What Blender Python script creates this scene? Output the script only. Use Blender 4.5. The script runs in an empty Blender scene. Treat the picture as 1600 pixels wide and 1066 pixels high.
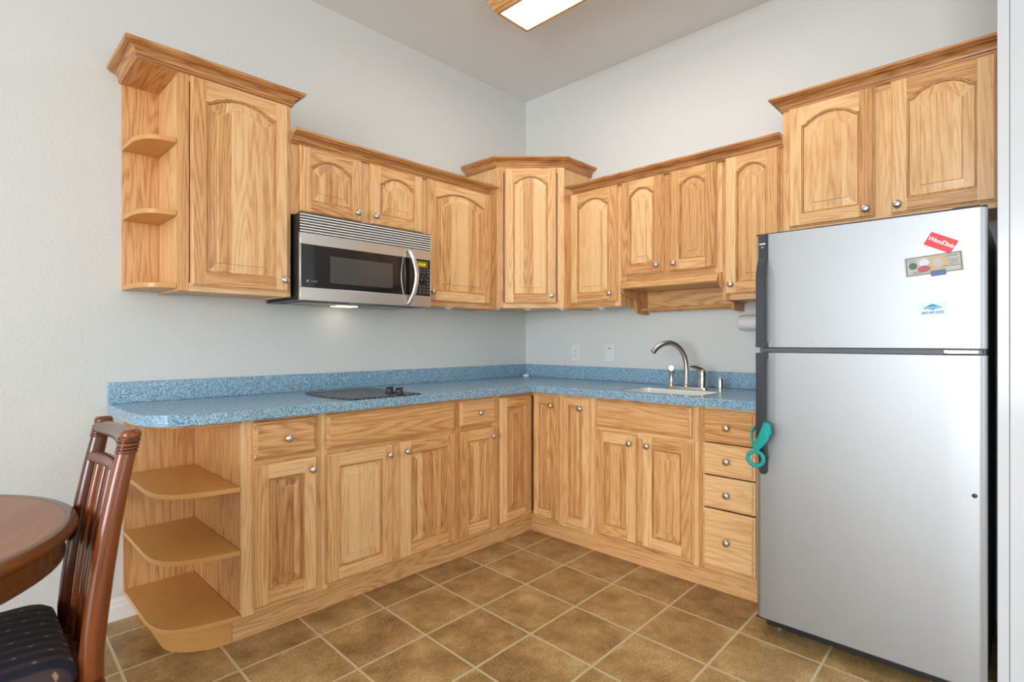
import bpy, bmesh, math, random
from mathutils import Vector, Matrix
random.seed(7)
C = bpy.context.scene
COL = C.collection
PI = math.pi
R = math.radians

# ------------------------------------------------------------------ camera, world, lights, exposure
cam = bpy.data.cameras.new('camera'); camo = bpy.data.objects.new('camera', cam); COL.objects.link(camo)
cam.sensor_width = 36; cam.lens = 840 / 1600 * 36
cam.shift_y = (534 - 533) / 1600
cam.clip_start = 0.02
camo.location = (-3.09, -2.82, 1.19)
camo.rotation_euler = (R(90), 0, R(43.85 - 90))
C.camera = camo

C.view_settings.view_transform = 'Standard'
C.view_settings.look = 'None'
C.view_settings.gamma = 1
C.view_settings.use_curve_mapping = False
C.view_settings.exposure = 0.0

world = bpy.data.worlds.new('sky'); C.world = world; world.use_nodes = True
bg = world.node_tree.nodes['Background']
bg.inputs[0].default_value = (0.72, 0.86, 1.0, 1); bg.inputs[1].default_value = 1.5

def area(name, loc, rot, sx, sy, power, col):
    l = bpy.data.lights.new(name, 'AREA'); l.shape = 'RECTANGLE'; l.size = sx; l.size_y = sy
    l.energy = power; l.color = col
    o = bpy.data.objects.new(name, l); COL.objects.link(o); o.location = loc; o.rotation_euler = rot
    return o
# daylight through the window in the west wall and south glass doors added to light the corner (both behind the camera)
area('window_daylight_west', (-8.97, -3.6, 1.55), (0, R(-90), 0), 2.2, 3.4, 362, (0.87, 0.932, 1.0))
area('added_daylight_south', (-2.4, -6.45, 1.30), (R(90), 0, 0), 3.0, 2.3, 38, (0.97, 0.98, 1.0))
# warm ceiling lamp further back in the room
lamp = bpy.data.lights.new('room_lamp', 'AREA'); lamp.shape = 'DISK'; lamp.size = 1.2; lamp.energy = 6; lamp.color = (1.0, 0.92, 0.82)
lo = bpy.data.objects.new('room_lamp', lamp); COL.objects.link(lo); lo.location = (-4.2, -2.2, 2.98)

# ------------------------------------------------------------------ materials
def newmat(name):
    m = bpy.data.materials.new(name); m.use_nodes = True
    nt = m.node_tree; return m, nt, nt.nodes['Principled BSDF']
def lk(nt, a, b): nt.links.new(a, b)
def node(nt, t, **k):
    n = nt.nodes.new(t)
    for a, b in k.items(): setattr(n, a, b)
    return n
def mth(nt, op, a, b=None, c=None):
    n = nt.nodes.new('ShaderNodeMath'); n.operation = op
    for i, v in enumerate((a, b, c)):
        if v is None: continue
        if hasattr(v, 'default_value') or hasattr(v, 'links'): lk(nt, v, n.inputs[i])
        else: n.inputs[i].default_value = v
    return n.outputs[0]
def ramp(nt, fac, stops, interp='LINEAR'):
    n = nt.nodes.new('ShaderNodeValToRGB'); n.color_ramp.interpolation = interp
    e = n.color_ramp.elements
    while len(e) < len(stops): e.new(0.5)
    for i, (p, c) in enumerate(stops): e[i].position = p; e[i].color = (*c, 1) if len(c) == 3 else c
    lk(nt, fac, n.inputs[0]); return n.outputs[0]
def srgb(r, g, b):
    f = lambda c: c / 12.92 if c <= 0.04045 else ((c + 0.055) / 1.055) ** 2.4
    return tuple(f(x / 255) for x in (r, g, b))
def noise(nt, vec, scale, detail=2, rough=0.5, dist=0.0):
    n = nt.nodes.new('ShaderNodeTexNoise'); n.inputs['Scale'].default_value = scale
    n.inputs['Detail'].default_value = detail; n.inputs['Roughness'].default_value = rough
    n.inputs['Distortion'].default_value = dist
    if vec is not None: lk(nt, vec, n.inputs['Vector'])
    return n.outputs['Fac']
def bump(nt, b, h, strength, dist=0.002):
    n = nt.nodes.new('ShaderNodeBump'); n.inputs['Strength'].default_value = strength; n.inputs['Distance'].default_value = dist
    lk(nt, h, n.inputs['Height']); lk(nt, n.outputs[0], b.inputs['Normal'])

def wood(name, light, mid, dark, rough=0.36, coat=0.0, k_ring=0.9, k_pore=0.95, spread=0.75):
    m, nt, b = newmat(name)
    uv = node(nt, 'ShaderNodeUVMap'); uv.uv_map = 'UVMap'
    sep = node(nt, 'ShaderNodeSeparateXYZ'); lk(nt, uv.outputs[0], sep.inputs[0])
    at = node(nt, 'ShaderNodeAttribute'); at.attribute_name = 'tone'
    sc = node(nt, 'ShaderNodeSeparateColor'); lk(nt, at.outputs['Color'], sc.inputs[0])
    tone, flag, seed = sc.outputs[0], sc.outputs[1], sc.outputs[2]
    u, v = sep.outputs[0], sep.outputs[1]
    idx = mth(nt, 'MULTIPLY', mth(nt, 'FLOOR', mth(nt, 'DIVIDE', mth(nt, 'ADD', u, mth(nt, 'MULTIPLY', seed, 0.05)), 0.068)), flag)
    wn = node(nt, 'ShaderNodeTexWhiteNoise', noise_dimensions='2D')
    cmb0 = node(nt, 'ShaderNodeCombineXYZ'); lk(nt, idx, cmb0.inputs[0]); lk(nt, mth(nt, 'MULTIPLY', seed, 97.3), cmb0.inputs[1])
    lk(nt, cmb0.outputs[0], wn.inputs['Vector'])
    w = mth(nt, 'SUBTRACT', wn.outputs['Value'], 0.5)
    zc = mth(nt, 'ADD', mth(nt, 'MULTIPLY', seed, 51.0), mth(nt, 'MULTIPLY', wn.outputs['Value'], 37.0))
    def vec(su, sv):
        c = node(nt, 'ShaderNodeCombineXYZ'); lk(nt, mth(nt, 'MULTIPLY', u, su), c.inputs[0]); lk(nt, mth(nt, 'MULTIPLY', v, sv), c.inputs[1]); lk(nt, zc, c.inputs[2]); return c.outputs[0]
    n1 = noise(nt, vec(7.5, 0.5), 1.0, 2.0, 0.45, 0.15)
    ring = mth(nt, 'SINE', mth(nt, 'MULTIPLY', n1, 150.0))
    ring = mth(nt, 'POWER', mth(nt, 'ADD', mth(nt, 'MULTIPLY', ring, 0.5), 0.5), 1.8)
    # rings break into short pore dashes
    pore = noise(nt, vec(330.0, 11.0), 1.0, 2, 0.6)
    pore2 = noise(nt, vec(170.0, 5.0), 1.0, 3, 0.6)
    broad = noise(nt, vec(14.0, 0.7), 1.0, 2, 0.5)
    rr = mth(nt, 'MULTIPLY', ring, mth(nt, 'ADD', 0.35, mth(nt, 'MULTIPLY', pore, 0.9)))
    val = mth(nt, 'ADD', 0.22, mth(nt, 'MULTIPLY', rr, 0.44 * k_ring))
    val = mth(nt, 'ADD', val, mth(nt, 'MULTIPLY', mth(nt, 'SUBTRACT', pore2, 0.5), k_pore * 0.75))
    val = mth(nt, 'ADD', val, mth(nt, 'MULTIPLY', mth(nt, 'SUBTRACT', pore, 0.5), k_pore * 0.8))
    val = mth(nt, 'ADD', val, mth(nt, 'MULTIPLY', mth(nt, 'SUBTRACT', broad, 0.5), 0.32))
    val = mth(nt, 'ADD', val, mth(nt, 'MULTIPLY', mth(nt, 'SUBTRACT', tone, 0.5), spread))
    val = mth(nt, 'ADD', val, mth(nt, 'MULTIPLY', mth(nt, 'MULTIPLY', w, flag), 0.75))
    col = ramp(nt, val, [(0.0, light), (0.45, mid), (1.0, dark)])
    lk(nt, col, b.inputs['Base Color'])
    b.inputs['Roughness'].default_value = rough
    b.inputs['Coat Weight'].default_value = coat; b.inputs['Coat Roughness'].default_value = 0.12
    bump(nt, b, pore, 0.10, 0.001)
    return m

OAK = wood('honey_oak', srgb(235, 192, 140), srgb(212, 157, 98), srgb(150, 91, 45), 0.34, k_ring=0.9)
MAPLE = wood('shelf_veneer', srgb(214, 160, 94), srgb(200, 142, 76), srgb(172, 114, 56), 0.34, k_ring=0.25, k_pore=0.2)
DKWOOD = wood('dark_rattan_wood', srgb(134, 68, 26), srgb(90, 42, 18), srgb(36, 16, 9), 0.22, coat=0.25, k_ring=0.6, k_pore=0.7)
TBLWOOD = wood('table_walnut', srgb(170, 112, 66), srgb(140, 84, 44), srgb(84, 48, 26), 0.34, coat=0.1, k_ring=0.35, k_pore=0.3)
TBLEDGE = wood('table_edge_wood', srgb(132, 76, 30), srgb(98, 52, 20), srgb(52, 26, 12), 0.26, coat=0.2, k_ring=0.3, k_pore=0.3)

def paint(name, col, rough=0.6, bscale=120, bstr=0.25, bdist=0.002, spec=0.3):
    m, nt, b = newmat(name); b.inputs['Base Color'].default_value = (*col, 1); b.inputs['Roughness'].default_value = rough
    b.inputs['Specular IOR Level'].default_value = spec
    tc = node(nt, 'ShaderNodeTexCoord')
    h = noise(nt, tc.outputs['Object'], bscale, 3, 0.6)
    bump(nt, b, h, bstr, bdist); return m
WALL = paint('wall_paint', srgb(213, 214, 211), 0.55, 85, 0.6, 0.003)
CEIL = paint('ceiling_paint', srgb(229, 234, 237), 0.8, 90, 0.5, 0.002)
TRIM = paint('gloss_white_trim', srgb(204, 206, 209), 0.18, 30, 0.08, 0.002, 0.5)
BASEB = paint('white_baseboard', srgb(236, 236, 234), 0.35, 30, 0.02)

def plain(name, col, rough=0.5, metal=0.0, spec=0.5, emis=None, es=0, coat=0):
    m, nt, b = newmat(name); b.inputs['Base Color'].default_value = (*col, 1); b.inputs['Roughness'].default_value = rough
    b.inputs['Metallic'].default_value = metal; b.inputs['Specular IOR Level'].default_value = spec
    b.inputs['Coat Weight'].default_value = coat
    if emis: b.inputs['Emission Color'].default_value = (*emis, 1); b.inputs['Emission Strength'].default_value = es
    tc = node(nt, 'ShaderNodeTexCoord')
    n = noise(nt, tc.outputs['Object'], 60, 2)
    r = node(nt, 'ShaderNodeMapRange'); lk(nt, n, r.inputs[0]); r.inputs[3].default_value = max(0, rough - 0.03); r.inputs[4].default_value = rough + 0.03
    lk(nt, r.outputs[0], b.inputs['Roughness'])
    return m
NICKEL = plain('brushed_nickel', (0.62, 0.58, 0.54), 0.26, 1.0)
CHROME = plain('chrome', (0.75, 0.75, 0.76), 0.1, 1.0)
STEEL_D = plain('dark_brushed_steel', (0.42, 0.40, 0.38), 0.3, 1.0)
BLACK = plain('black_plastic', (0.018, 0.019, 0.022), 0.35)
BLACKG = plain('black_glass', (0.012, 0.012, 0.013), 0.06, 0, 0.6)
GREYG = plain('grey_window_screen', (0.065, 0.065, 0.065), 0.1, 0, 0.6)
HANDLEB = plain('charcoal_handle', (0.035, 0.04, 0.05), 0.42)
WHITEP = plain('white_plastic', (0.74, 0.745, 0.75), 0.35)
SLOT = plain('dark_slot', (0.05, 0.05, 0.05), 0.6)
SINKM = plain('white_enamel', (0.82, 0.80, 0.74), 0.2)
RED = plain('red_card', srgb(214, 40, 48), 0.4)
WHITEINK = plain('white_ink', (0.85, 0.85, 0.85), 0.5)
AMBER = plain('amber_display', (0.9, 0.6, 0.02), 0.4, emis=(1.0, 0.68, 0.02), es=1.3)
OLIVE = plain('display_backing', (0.10, 0.075, 0.005), 0.3, emis=(0.5, 0.36, 0.0), es=0.25)
GREYINK = plain('grey_ink', (0.30, 0.30, 0.31), 0.5)
DIFF = plain('lit_diffuser', (0.9, 0.9, 0.88), 0.5, emis=(1.0, 0.98, 0.95), es=13.0)
MWLAMP = plain('warm_hood_lamp', (0.9, 0.9, 0.85), 0.5, emis=(1.0, 0.86, 0.62), es=4.0)
LENS = plain('frosted_lens', (0.78, 0.80, 0.82), 0.3)
BLUEMAG = plain('blue_magnet', srgb(84, 106, 150), 0.5)
CARD = plain('white_card', srgb(206, 226, 238), 0.4)
TEALINK = plain('teal_ink', srgb(40, 140, 165), 0.4)
NAVYINK = plain('navy_ink', srgb(60, 70, 110), 0.5)
BILL = plain('banknote_paper', srgb(190, 186, 178), 0.6)
BILLD = plain('banknote_ink', srgb(92, 94, 92), 0.6)
TAN = plain('tan_print', srgb(196, 172, 134), 0.6)
ROSE = plain('rose_print', srgb(186, 92, 104), 0.6)
PALE = plain('pale_print', srgb(216, 212, 226), 0.6)
GREENSEAL = plain('green_seal', srgb(86, 112, 96), 0.6)

def stainless(name, base=(0.66, 0.67, 0.69), rough=0.38, metal=0.9, su=900, sv=6):
    m, nt, b = newmat(name)
    b.inputs['Metallic'].default_value = metal
    tc = node(nt, 'ShaderNodeTexCoord'); mp = node(nt, 'ShaderNodeMapping'); mp.inputs['Scale'].default_value = (su, su, sv)
    lk(nt, tc.outputs['Object'], mp.inputs[0])
    n = noise(nt, mp.outputs[0], 1.0, 3)
    r = node(nt, 'ShaderNodeMapRange'); lk(nt, n, r.inputs[0]); r.inputs[3].default_value = rough - 0.03; r.inputs[4].default_value = rough + 0.04
    lk(nt, r.outputs[0], b.inputs['Roughness'])
    c = ramp(nt, n, [(0.3, tuple(x * 0.97 for x in base)), (0.7, tuple(min(1, x * 1.03) for x in base))]); lk(nt, c, b.inputs['Base Color'])
    return m
FRIDGEM = stainless('clean_steel', (0.415, 0.427, 0.442), 0.43, 0.8, 500, 8)
MWSTEEL = stainless('brushed_stainless', (0.66, 0.655, 0.64), 0.3, 0.85, 4, 700)

def speckle():
    m, nt, b = newmat('blue_speckled_solid_surface')
    tc = node(nt, 'ShaderNodeTexCoord')
    n1 = noise(nt, tc.outputs['Object'], 260, 3, 0.7)
    vo = node(nt, 'ShaderNodeTexVoronoi'); vo.inputs['Scale'].default_value = 330; lk(nt, tc.outputs['Object'], vo.inputs['Vector'])
    sc = node(nt, 'ShaderNodeSeparateColor'); lk(nt, vo.outputs['Color'], sc.inputs[0])
    v = mth(nt, 'ADD', mth(nt, 'MULTIPLY', sc.outputs[0], 0.75), mth(nt, 'MULTIPLY', n1, 0.25))
    c = ramp(nt, v, [(0.0, srgb(56, 74, 88)), (0.24, srgb(92, 124, 146)), (0.44, srgb(128, 166, 190)), (0.74, srgb(146, 182, 204)), (0.92, srgb(214, 226, 232))])
    lk(nt, c, b.inputs['Base Color']); b.inputs['Roughness'].default_value = 0.24
    return m
SPECK = speckle()

def cooktop_mat():
    m, nt, b = newmat('black_speckled_ceramic_glass')
    tc = node(nt, 'ShaderNodeTexCoord')
    vo = node(nt, 'ShaderNodeTexVoronoi'); vo.inputs['Scale'].default_value = 220; lk(nt, tc.outputs['Object'], vo.inputs['Vector'])
    sc = node(nt, 'ShaderNodeSeparateColor'); lk(nt, vo.outputs['Color'], sc.inputs[0])
    c = ramp(nt, sc.outputs[0], [(0.0, (0.012, 0.012, 0.014)), (0.5, (0.03, 0.03, 0.032)), (0.9, (0.20, 0.20, 0.21))])
    lk(nt, c, b.inputs['Base Color']); b.inputs['Roughness'].default_value = 0.34; b.inputs['Specular IOR Level'].default_value = 0.22
    return m
CKT = cooktop_mat()

def tile_mat():
    m, nt, b = newmat('brown_stone_tile')
    tc = node(nt, 'ShaderNodeTexCoord'); sep = node(nt, 'ShaderNodeSeparateXYZ'); lk(nt, tc.outputs['Object'], sep.inputs[0])
    x, y = sep.outputs[0], sep.outputs[1]
    # tile grid: x = a + .026 b ; y = b + .0225 a  (the grid is laid very slightly out of square)
    k = 1 / (1 - .026 * .0225)
    a = mth(nt, 'MULTIPLY', mth(nt, 'SUBTRACT', x, mth(nt, 'MULTIPLY', y, .026)), k)
    bb = mth(nt, 'MULTIPLY', mth(nt, 'SUBTRACT', y, mth(nt, 'MULTIPLY', x, .0225)), k)
    S = 0.3085
    a0 = (-1.136 + .026 * .735); b0 = (-.735 + .0225 * 1.136)
    ta = mth(nt, 'DIVIDE', mth(nt, 'SUBTRACT', a, a0), S); tb = mth(nt, 'DIVIDE', mth(nt, 'SUBTRACT', bb, b0), S)
    def edge(t):
        f = mth(nt, 'SUBTRACT', t, mth(nt, 'FLOOR', t)); return mth(nt, 'MINIMUM', f, mth(nt, 'SUBTRACT', 1.0, f))
    e = mth(nt, 'MULTIPLY', mth(nt, 'MINIMUM', edge(ta), edge(tb)), S)
    wob = noise(nt, tc.outputs['Object'], 40, 2)
    e = mth(nt, 'ADD', e, mth(nt, 'MULTIPLY', mth(nt, 'SUBTRACT', wob, 0.5), 0.003))
    g = ramp(nt, mth(nt, 'MULTIPLY', e, 100), [(0.38, (0, 0, 0)), (0.62, (1, 1, 1))])
    cmb = node(nt, 'ShaderNodeCombineXYZ'); lk(nt, mth(nt, 'FLOOR', ta), cmb.inputs[0]); lk(nt, mth(nt, 'FLOOR', tb), cmb.inputs[1])
    wn = node(nt, 'ShaderNodeTexWhiteNoise', noise_dimensions='2D'); lk(nt, cmb.outputs[0], wn.inputs['Vector'])
    n4 = node(nt, 'ShaderNodeTexNoise', noise_dimensions='4D'); n4.inputs['Scale'].default_value = 6; n4.inputs['Detail'].default_value = 6; n4.inputs['Roughness'].default_value = 0.68
    lk(nt, tc.outputs['Object'], n4.inputs['Vector']); lk(nt, mth(nt, 'MULTIPLY', wn.outputs['Value'], 50), n4.inputs['W'])
    fine = noise(nt, tc.outputs['Object'], 130, 3, 0.7)
    v = mth(nt, 'ADD', n4.outputs['Fac'], mth(nt, 'MULTIPLY', mth(nt, 'SUBTRACT', fine, 0.5), 0.8))
    v = mth(nt, 'ADD', v, mth(nt, 'MULTIPLY', mth(nt, 'SUBTRACT', wn.outputs['Value'], 0.5), 0.08))
    c = ramp(nt, v, [(0.26, srgb(112, 86, 50)), (0.42, srgb(154, 121, 74)), (0.57, srgb(180, 146, 94)), (0.76, srgb(212, 184, 134))])
    mix = node(nt, 'ShaderNodeMix', data_type='RGBA'); lk(nt, g, mix.inputs[0])
    mix.inputs[6].default_value = (*srgb(204, 188, 150), 1); lk(nt, c, mix.inputs[7]); lk(nt, mix.outputs[2], b.inputs['Base Color'])
    b.inputs['Roughness'].default_value = 0.38
    h = mth(nt, 'ADD', g, mth(nt, 'MULTIPLY', v, 0.25)); bump(nt, b, h, 0.35, 0.002)
    return m
TILE = tile_mat()

def fabric():
    m, nt, b = newmat('navy_striped_upholstery')
    tc = node(nt, 'ShaderNodeTexCoord'); sep = node(nt, 'ShaderNodeSeparateXYZ'); lk(nt, tc.outputs['Object'], sep.inputs[0])
    t = mth(nt, 'DIVIDE', sep.outputs[1], 0.040); f = mth(nt, 'SUBTRACT', t, mth(nt, 'FLOOR', t))
    tx = mth(nt, 'ADD', mth(nt, 'DIVIDE', sep.outputs[0], 0.062), mth(nt, 'MULTIPLY', mth(nt, 'FLOOR', t), 0.5)); fx = mth(nt, 'SUBTRACT', tx, mth(nt, 'FLOOR', tx))
    stripe = ramp(nt, f, [(0.0, srgb(22, 23, 42)), (0.48, srgb(26, 27, 48)), (0.56, srgb(64, 46, 52)), (0.9, srgb(66, 50, 54)), (1.0, srgb(24, 24, 44))])
    d = mth(nt, 'ADD', mth(nt, 'ABSOLUTE', mth(nt, 'MULTIPLY', mth(nt, 'SUBTRACT', fx, 0.5), 1.35)), mth(nt, 'ABSOLUTE', mth(nt, 'SUBTRACT', f, 0.7)))
    dot = ramp(nt, d, [(0.08, (0.8, 0.8, 0.8)), (0.16, (0, 0, 0))])
    mix = node(nt, 'ShaderNodeMix', data_type='RGBA'); lk(nt, dot, mix.inputs[0]); lk(nt, stripe, mix.inputs[6]); mix.inputs[7].default_value = (*srgb(176, 140, 96), 1)
    lk(nt, mix.outputs[2], b.inputs['Base Color']); b.inputs['Roughness'].default_value = 0.85
    b.inputs['Sheen Weight'].default_value = 0.05
    h = noise(nt, tc.outputs['Object'], 500, 2); bump(nt, b, h, 0.4, 0.001)
    return m
FABRIC = fabric()
def knit():
    m, nt, b = newmat('teal_knit_yarn')
    tc = node(nt, 'ShaderNodeTexCoord'); h = noise(nt, tc.outputs['Object'], 260, 3)
    c = ramp(nt, h, [(0.3, srgb(8, 122, 122)), (0.7, srgb(34, 182, 174))]); lk(nt, c, b.inputs['Base Color'])
    b.inputs['Roughness'].default_value = 0.8; bump(nt, b, h, 0.6, 0.002); return m
KNIT = knit()

# ------------------------------------------------------------------ mesh builder
TB = 0.0   # how much deeper the stain of the boards being built is
class MB:
    def __init__(s): s.v = []; s.f = []; s.uv = []; s.t = []; s.m = []; s.d = {}; s.pid = 0; s.piece()
    def piece(s, grain=(0, 0, 1), tone=None, strip=0, mat=0):
        s.pid += 1; s.g = Vector(grain).normalized(); s.tone = (random.uniform(0.15, 0.85) if tone is None else tone) + TB
        s.seed = random.random(); s.strip = strip; s.mat = mat; s.ou = random.uniform(0, 9) if not strip else 0; s.ov = random.uniform(0, 9); return s
    def vi(s, p):
        k = (s.pid, round(p[0], 5), round(p[1], 5), round(p[2], 5))
        if k not in s.d: s.d[k] = len(s.v); s.v.append(tuple(p))
        return s.d[k]
    def face(s, pts, uvs=None):
        ids = [s.vi(p) for p in pts]
        if len(set(ids)) < 3: return
        if len(set(ids)) < len(ids):
            q = []; qu = []
            for i, a in enumerate(ids):
                if a not in q: q.append(a); qu.append(uvs[i] if uvs else None)
            pts = [s.v[i] for i in q]; ids = q; uvs = qu if uvs else None
        if uvs is None:
            P = [Vector(p) for p in pts]; n = Vector((0, 0, 0))
            for i in range(len(P)): n += (P[i] - P[0]).cross(P[(i + 1) % len(P)] - P[0])
            if n.length < 1e-12: n = Vector((0, 0, 1))
            n.normalize(); g = s.g - n * s.g.dot(n)
            if g.length < 0.3:
                g = Vector((1, 0, 0)) if abs(n.x) < 0.7 else Vector((0, 1, 0)); g = g - n * g.dot(n)
            g.normalize(); a = n.cross(g)
            # keep the across-grain direction stable
            if abs(a.x) >= max(abs(a.y), abs(a.z)): a = a if a.x > 0 else -a
            elif abs(a.y) >= abs(a.z): a = a if a.y > 0 else -a
            else: a = a if a.z > 0 else -a
            uvs = [(p.dot(a), p.dot(g)) for p in P]
        s.f.append(ids); s.uv.append([(u + s.ou, v + s.ov) for u, v in uvs]); s.t.append((s.tone, s.strip, s.seed)); s.m.append(s.mat)
    def box(s, x0, x1, y0, y1, z0, z1, grain=None, **k):
        if grain is not None or k: s.piece(grain or (0, 0, 1), **k)
        else: s.piece(s.g, mat=s.mat)
        a = [(x0, y0, z0), (x1, y0, z0), (x1, y1, z0), (x0, y1, z0), (x0, y0, z1), (x1, y0, z1), (x1, y1, z1), (x0, y1, z1)]
        for q in ((3, 2, 1, 0), (4, 5, 6, 7), (0, 1, 5, 4), (1, 2, 6, 5), (2, 3, 7, 6), (3, 0, 4, 7)): s.face([a[i] for i in q])
        return s
    def prism(s, poly, z0, z1, T=lambda x, y, z: (x, y, z), cap=True):
        n = len(poly)
        for i in range(n):
            a, b = poly[i], poly[(i + 1) % n]
            s.face([T(*a, z0), T(*b, z0), T(*b, z1), T(*a, z1)])
        if cap:
            s.face([T(*p, z1) for p in poly]); s.face([T(*p, z0) for p in reversed(poly)])
        return s
    def loft(s, loops, caps=(True, True), closed=True):
        n = len(loops[0])
        for A, B in zip(loops, loops[1:]):
            for i in range(n if closed else n - 1):
                j = (i + 1) % n; s.face([A[i], A[j], B[j], B[i]])
        if caps[0]: s.face(list(reversed(loops[0])))
        if caps[1]: s.face(loops[-1])
        return s
    def tube(s, path, rad, n=14, caps=True, flat=1.0, up=None):
        P = [Vector(p) for p in path]; rs = rad if isinstance(rad, (list, tuple)) else [rad] * len(P)
        loops = []; prev = None; L = 0; Ls = []
        for i, p in enumerate(P):
            t = (P[min(i + 1, len(P) - 1)] - P[max(i - 1, 0)]).normalized()
            if prev is None:
                a = Vector(up) if up else (Vector((0, 0, 1)) if abs(t.z) < 0.8 else Vector((1, 0, 0)))
                a = (a - t * a.dot(t)).normalized()
            else: a = (prev - t * prev.dot(t)).normalized()
            prev = a; b = t.cross(a)
            loops.append([tuple(p + (a * math.cos(2 * PI * k / n) + b * math.sin(2 * PI * k / n) * flat) * rs[i]) for k in range(n)])
            L += (P[i] - P[i - 1]).length if i else 0; Ls.append(L)
        for i in range(len(loops) - 1):
            for k in range(n):
                j = (k + 1) % n
                uu = lambda q: 2 * PI * q / n * max(rs)
                s.face([loops[i][k], loops[i][j], loops[i + 1][j], loops[i + 1][k]], [(uu(k), Ls[i]), (uu(k + 1), Ls[i]), (uu(k + 1), Ls[i + 1]), (uu(k), Ls[i + 1])])
        if caps: s.face(list(reversed(loops[0]))); s.face(loops[-1])
        return s
    def lathe(s, prof, n=24, M=None, sy=1.0):
        M = M or Matrix()
        loops = [[tuple(M @ Vector((r * math.cos(2 * PI * k / n), r * sy * math.sin(2 * PI * k / n), z))) for k in range(n)] for r, z in prof]
        s.loft(loops, (prof[0][0] > 1e-5, prof[-1][0] > 1e-5)); return s
    def build(s, name, mats, parent=None, bevel=0, angle=35, smooth=True):
        me = bpy.data.meshes.new(name); me.from_pydata(s.v, [], s.f)
        me.uv_layers.new(name='UVMap'); me.color_attributes.new('tone', 'FLOAT_COLOR', 'CORNER')
        uvl = me.uv_layers['UVMap']; ca = me.color_attributes['tone']
        k = 0
        for fi, f in enumerate(s.f):
            me.polygons[fi].material_index = s.m[fi]
            for j in range(len(f)):
                uvl.data[k].uv = s.uv[fi][j]; ca.data[k].color = (*s.t[fi], 1); k += 1
        for m in (mats if isinstance(mats, (list, tuple)) else [mats]): me.materials.append(m)
        me.validate()
        bm = bmesh.new(); bm.from_mesh(me); bmesh.ops.recalc_face_normals(bm, faces=bm.faces); bm.to_mesh(me); bm.free()
        if smooth: me.shade_smooth(); me.set_sharp_from_angle(angle=R(angle))
        o = bpy.data.objects.new(name, me); COL.objects.link(o)
        if parent: o.parent = parent
        if bevel:
            b = o.modifiers.new('bevel', 'BEVEL'); b.width = bevel; b.segments = 2; b.limit_method = 'ANGLE'; b.angle_limit = R(40)
        return o

def empty(name, loc=(0, 0, 0), rz=0):
    o = bpy.data.objects.new(name, None); COL.objects.link(o); o.location = loc; o.rotation_euler = (0, 0, rz); o.empty_display_size = 0.1; return o
def tag(o, label, cat, group=None):
    o['label'] = label; o['category'] = cat
    if group: o['group'] = group
    return o
def struct(o): o['kind'] = 'structure'; return o

def text_mesh(name, s, size, mat, parent, M, extrude=0.0003, bold=0.0, shear=0.0, space=1.0):
    cu = bpy.data.curves.new(name, 'FONT'); cu.body = s; cu.size = size; cu.extrude = extrude; cu.offset = bold; cu.shear = shear
    cu.align_x = 'CENTER'; cu.align_y = 'CENTER'; cu.space_character = space
    t = bpy.data.objects.new(name + '_tmp', cu); COL.objects.link(t)
    dg = bpy.context.evaluated_depsgraph_get(); dg.update()
    me = bpy.data.meshes.new_from_object(t.evaluated_get(dg)); bpy.data.objects.remove(t); bpy.data.curves.remove(cu)
    me.name = name; me.materials.clear(); me.materials.append(mat)
    o = bpy.data.objects.new(name, me); COL.objects.link(o); o.parent = parent; o.matrix_local = M
    return o

# ------------------------------------------------------------------ the room shell
H = 3.05
struct(MB().box(-9.1, 0.12, -6.6, 0.12, -0.08, 0.0).build('floor', TILE))
struct(MB().box(-9.1, 0.12, -6.6, 0.12, H, H + 0.08).build('ceiling', CEIL))
struct(MB().box(-9.1, 0.0, 0.0, 0.12, 0, H).build('wall_left', WALL))
struct(MB().box(0.0, 0.12, -2.747, 0.12, 0, H).build('wall_right', WALL))
# wall return beside the fridge, its corner cased in glossy white
struct(MB().box(-0.74, 0.12, -6.6, -2.749, 0, H).build('wall_fridge_side', WALL))
tr = MB(); tr.box(-0.756, -0.741, -2.776, -2.7475, 0, H); tr.box(-0.752, -0.741, -2.86, -2.777, 0, H)
struct(tr.build('trim_1', TRIM, bevel=0.002))
# west wall with a window, south wall with glass doors added for light (both behind the camera)
w = MB()
w.box(-9.1, -8.98, -6.6, -5.3, 0, H); w.box(-9.1, -8.98, -1.9, 0.0, 0, H); w.box(-9.1, -8.98, -5.3, -1.9, 0, 0.45); w.box(-9.1, -8.98, -5.3, -1.9, 2.65, H)
struct(w.build('wall_west', WALL))
w = MB()
w.box(-8.98, -3.9, -6.6, -6.48, 0, H); w.box(-0.9, -0.74, -6.6, -6.48, 0, H); w.box(-3.9, -0.9, -6.6, -6.48, 2.5, H); w.box(-3.9, -0.9, -6.6, -6.48, 0, 0.1)
struct(w.build('wall_south', WALL))
def win(name, pts):
    m = MB()
    for q in pts: m.box(*q)
    return struct(m.build(name, TRIM, bevel=0.003))
win('window_1', [(-9.06, -9.0, -5.3, -5.24, 0.45, 2.65), (-9.06, -9.0, -1.96, -1.9, 0.45, 2.65), (-9.06, -9.0, -5.24, -1.96, 0.45, 0.51), (-9.06, -9.0, -5.24, -1.96, 2.59, 2.65), (-9.06, -9.0, -3.63, -3.57, 0.51, 2.59)])
win('added_window', [(-3.9, -3.83, -6.56, -6.50, 0.1, 2.5), (-0.97, -0.9, -6.56, -6.50, 0.1, 2.5), (-3.83, -0.97, -6.56, -6.50, 0.1, 0.17), (-3.83, -0.97, -6.56, -6.50, 2.43, 2.5), (-2.44, -2.36, -6.56, -6.50, 0.17, 2.43)])
# baseboard along the left wall, left of the cabinets
bb = MB(); prof = [(0, 0), (-0.016, 0), (-0.016, 0.055), (-0.012, 0.068), (-0.012, 0.078), (-0.006, 0.088), (0, 0.092)]
bb.loft([[(x, y - 0.0005, z) for y, z in prof] for x in (-8.97, -2.5265)])
struct(bb.build('baseboard_left', BASEB, smooth=False))

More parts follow.
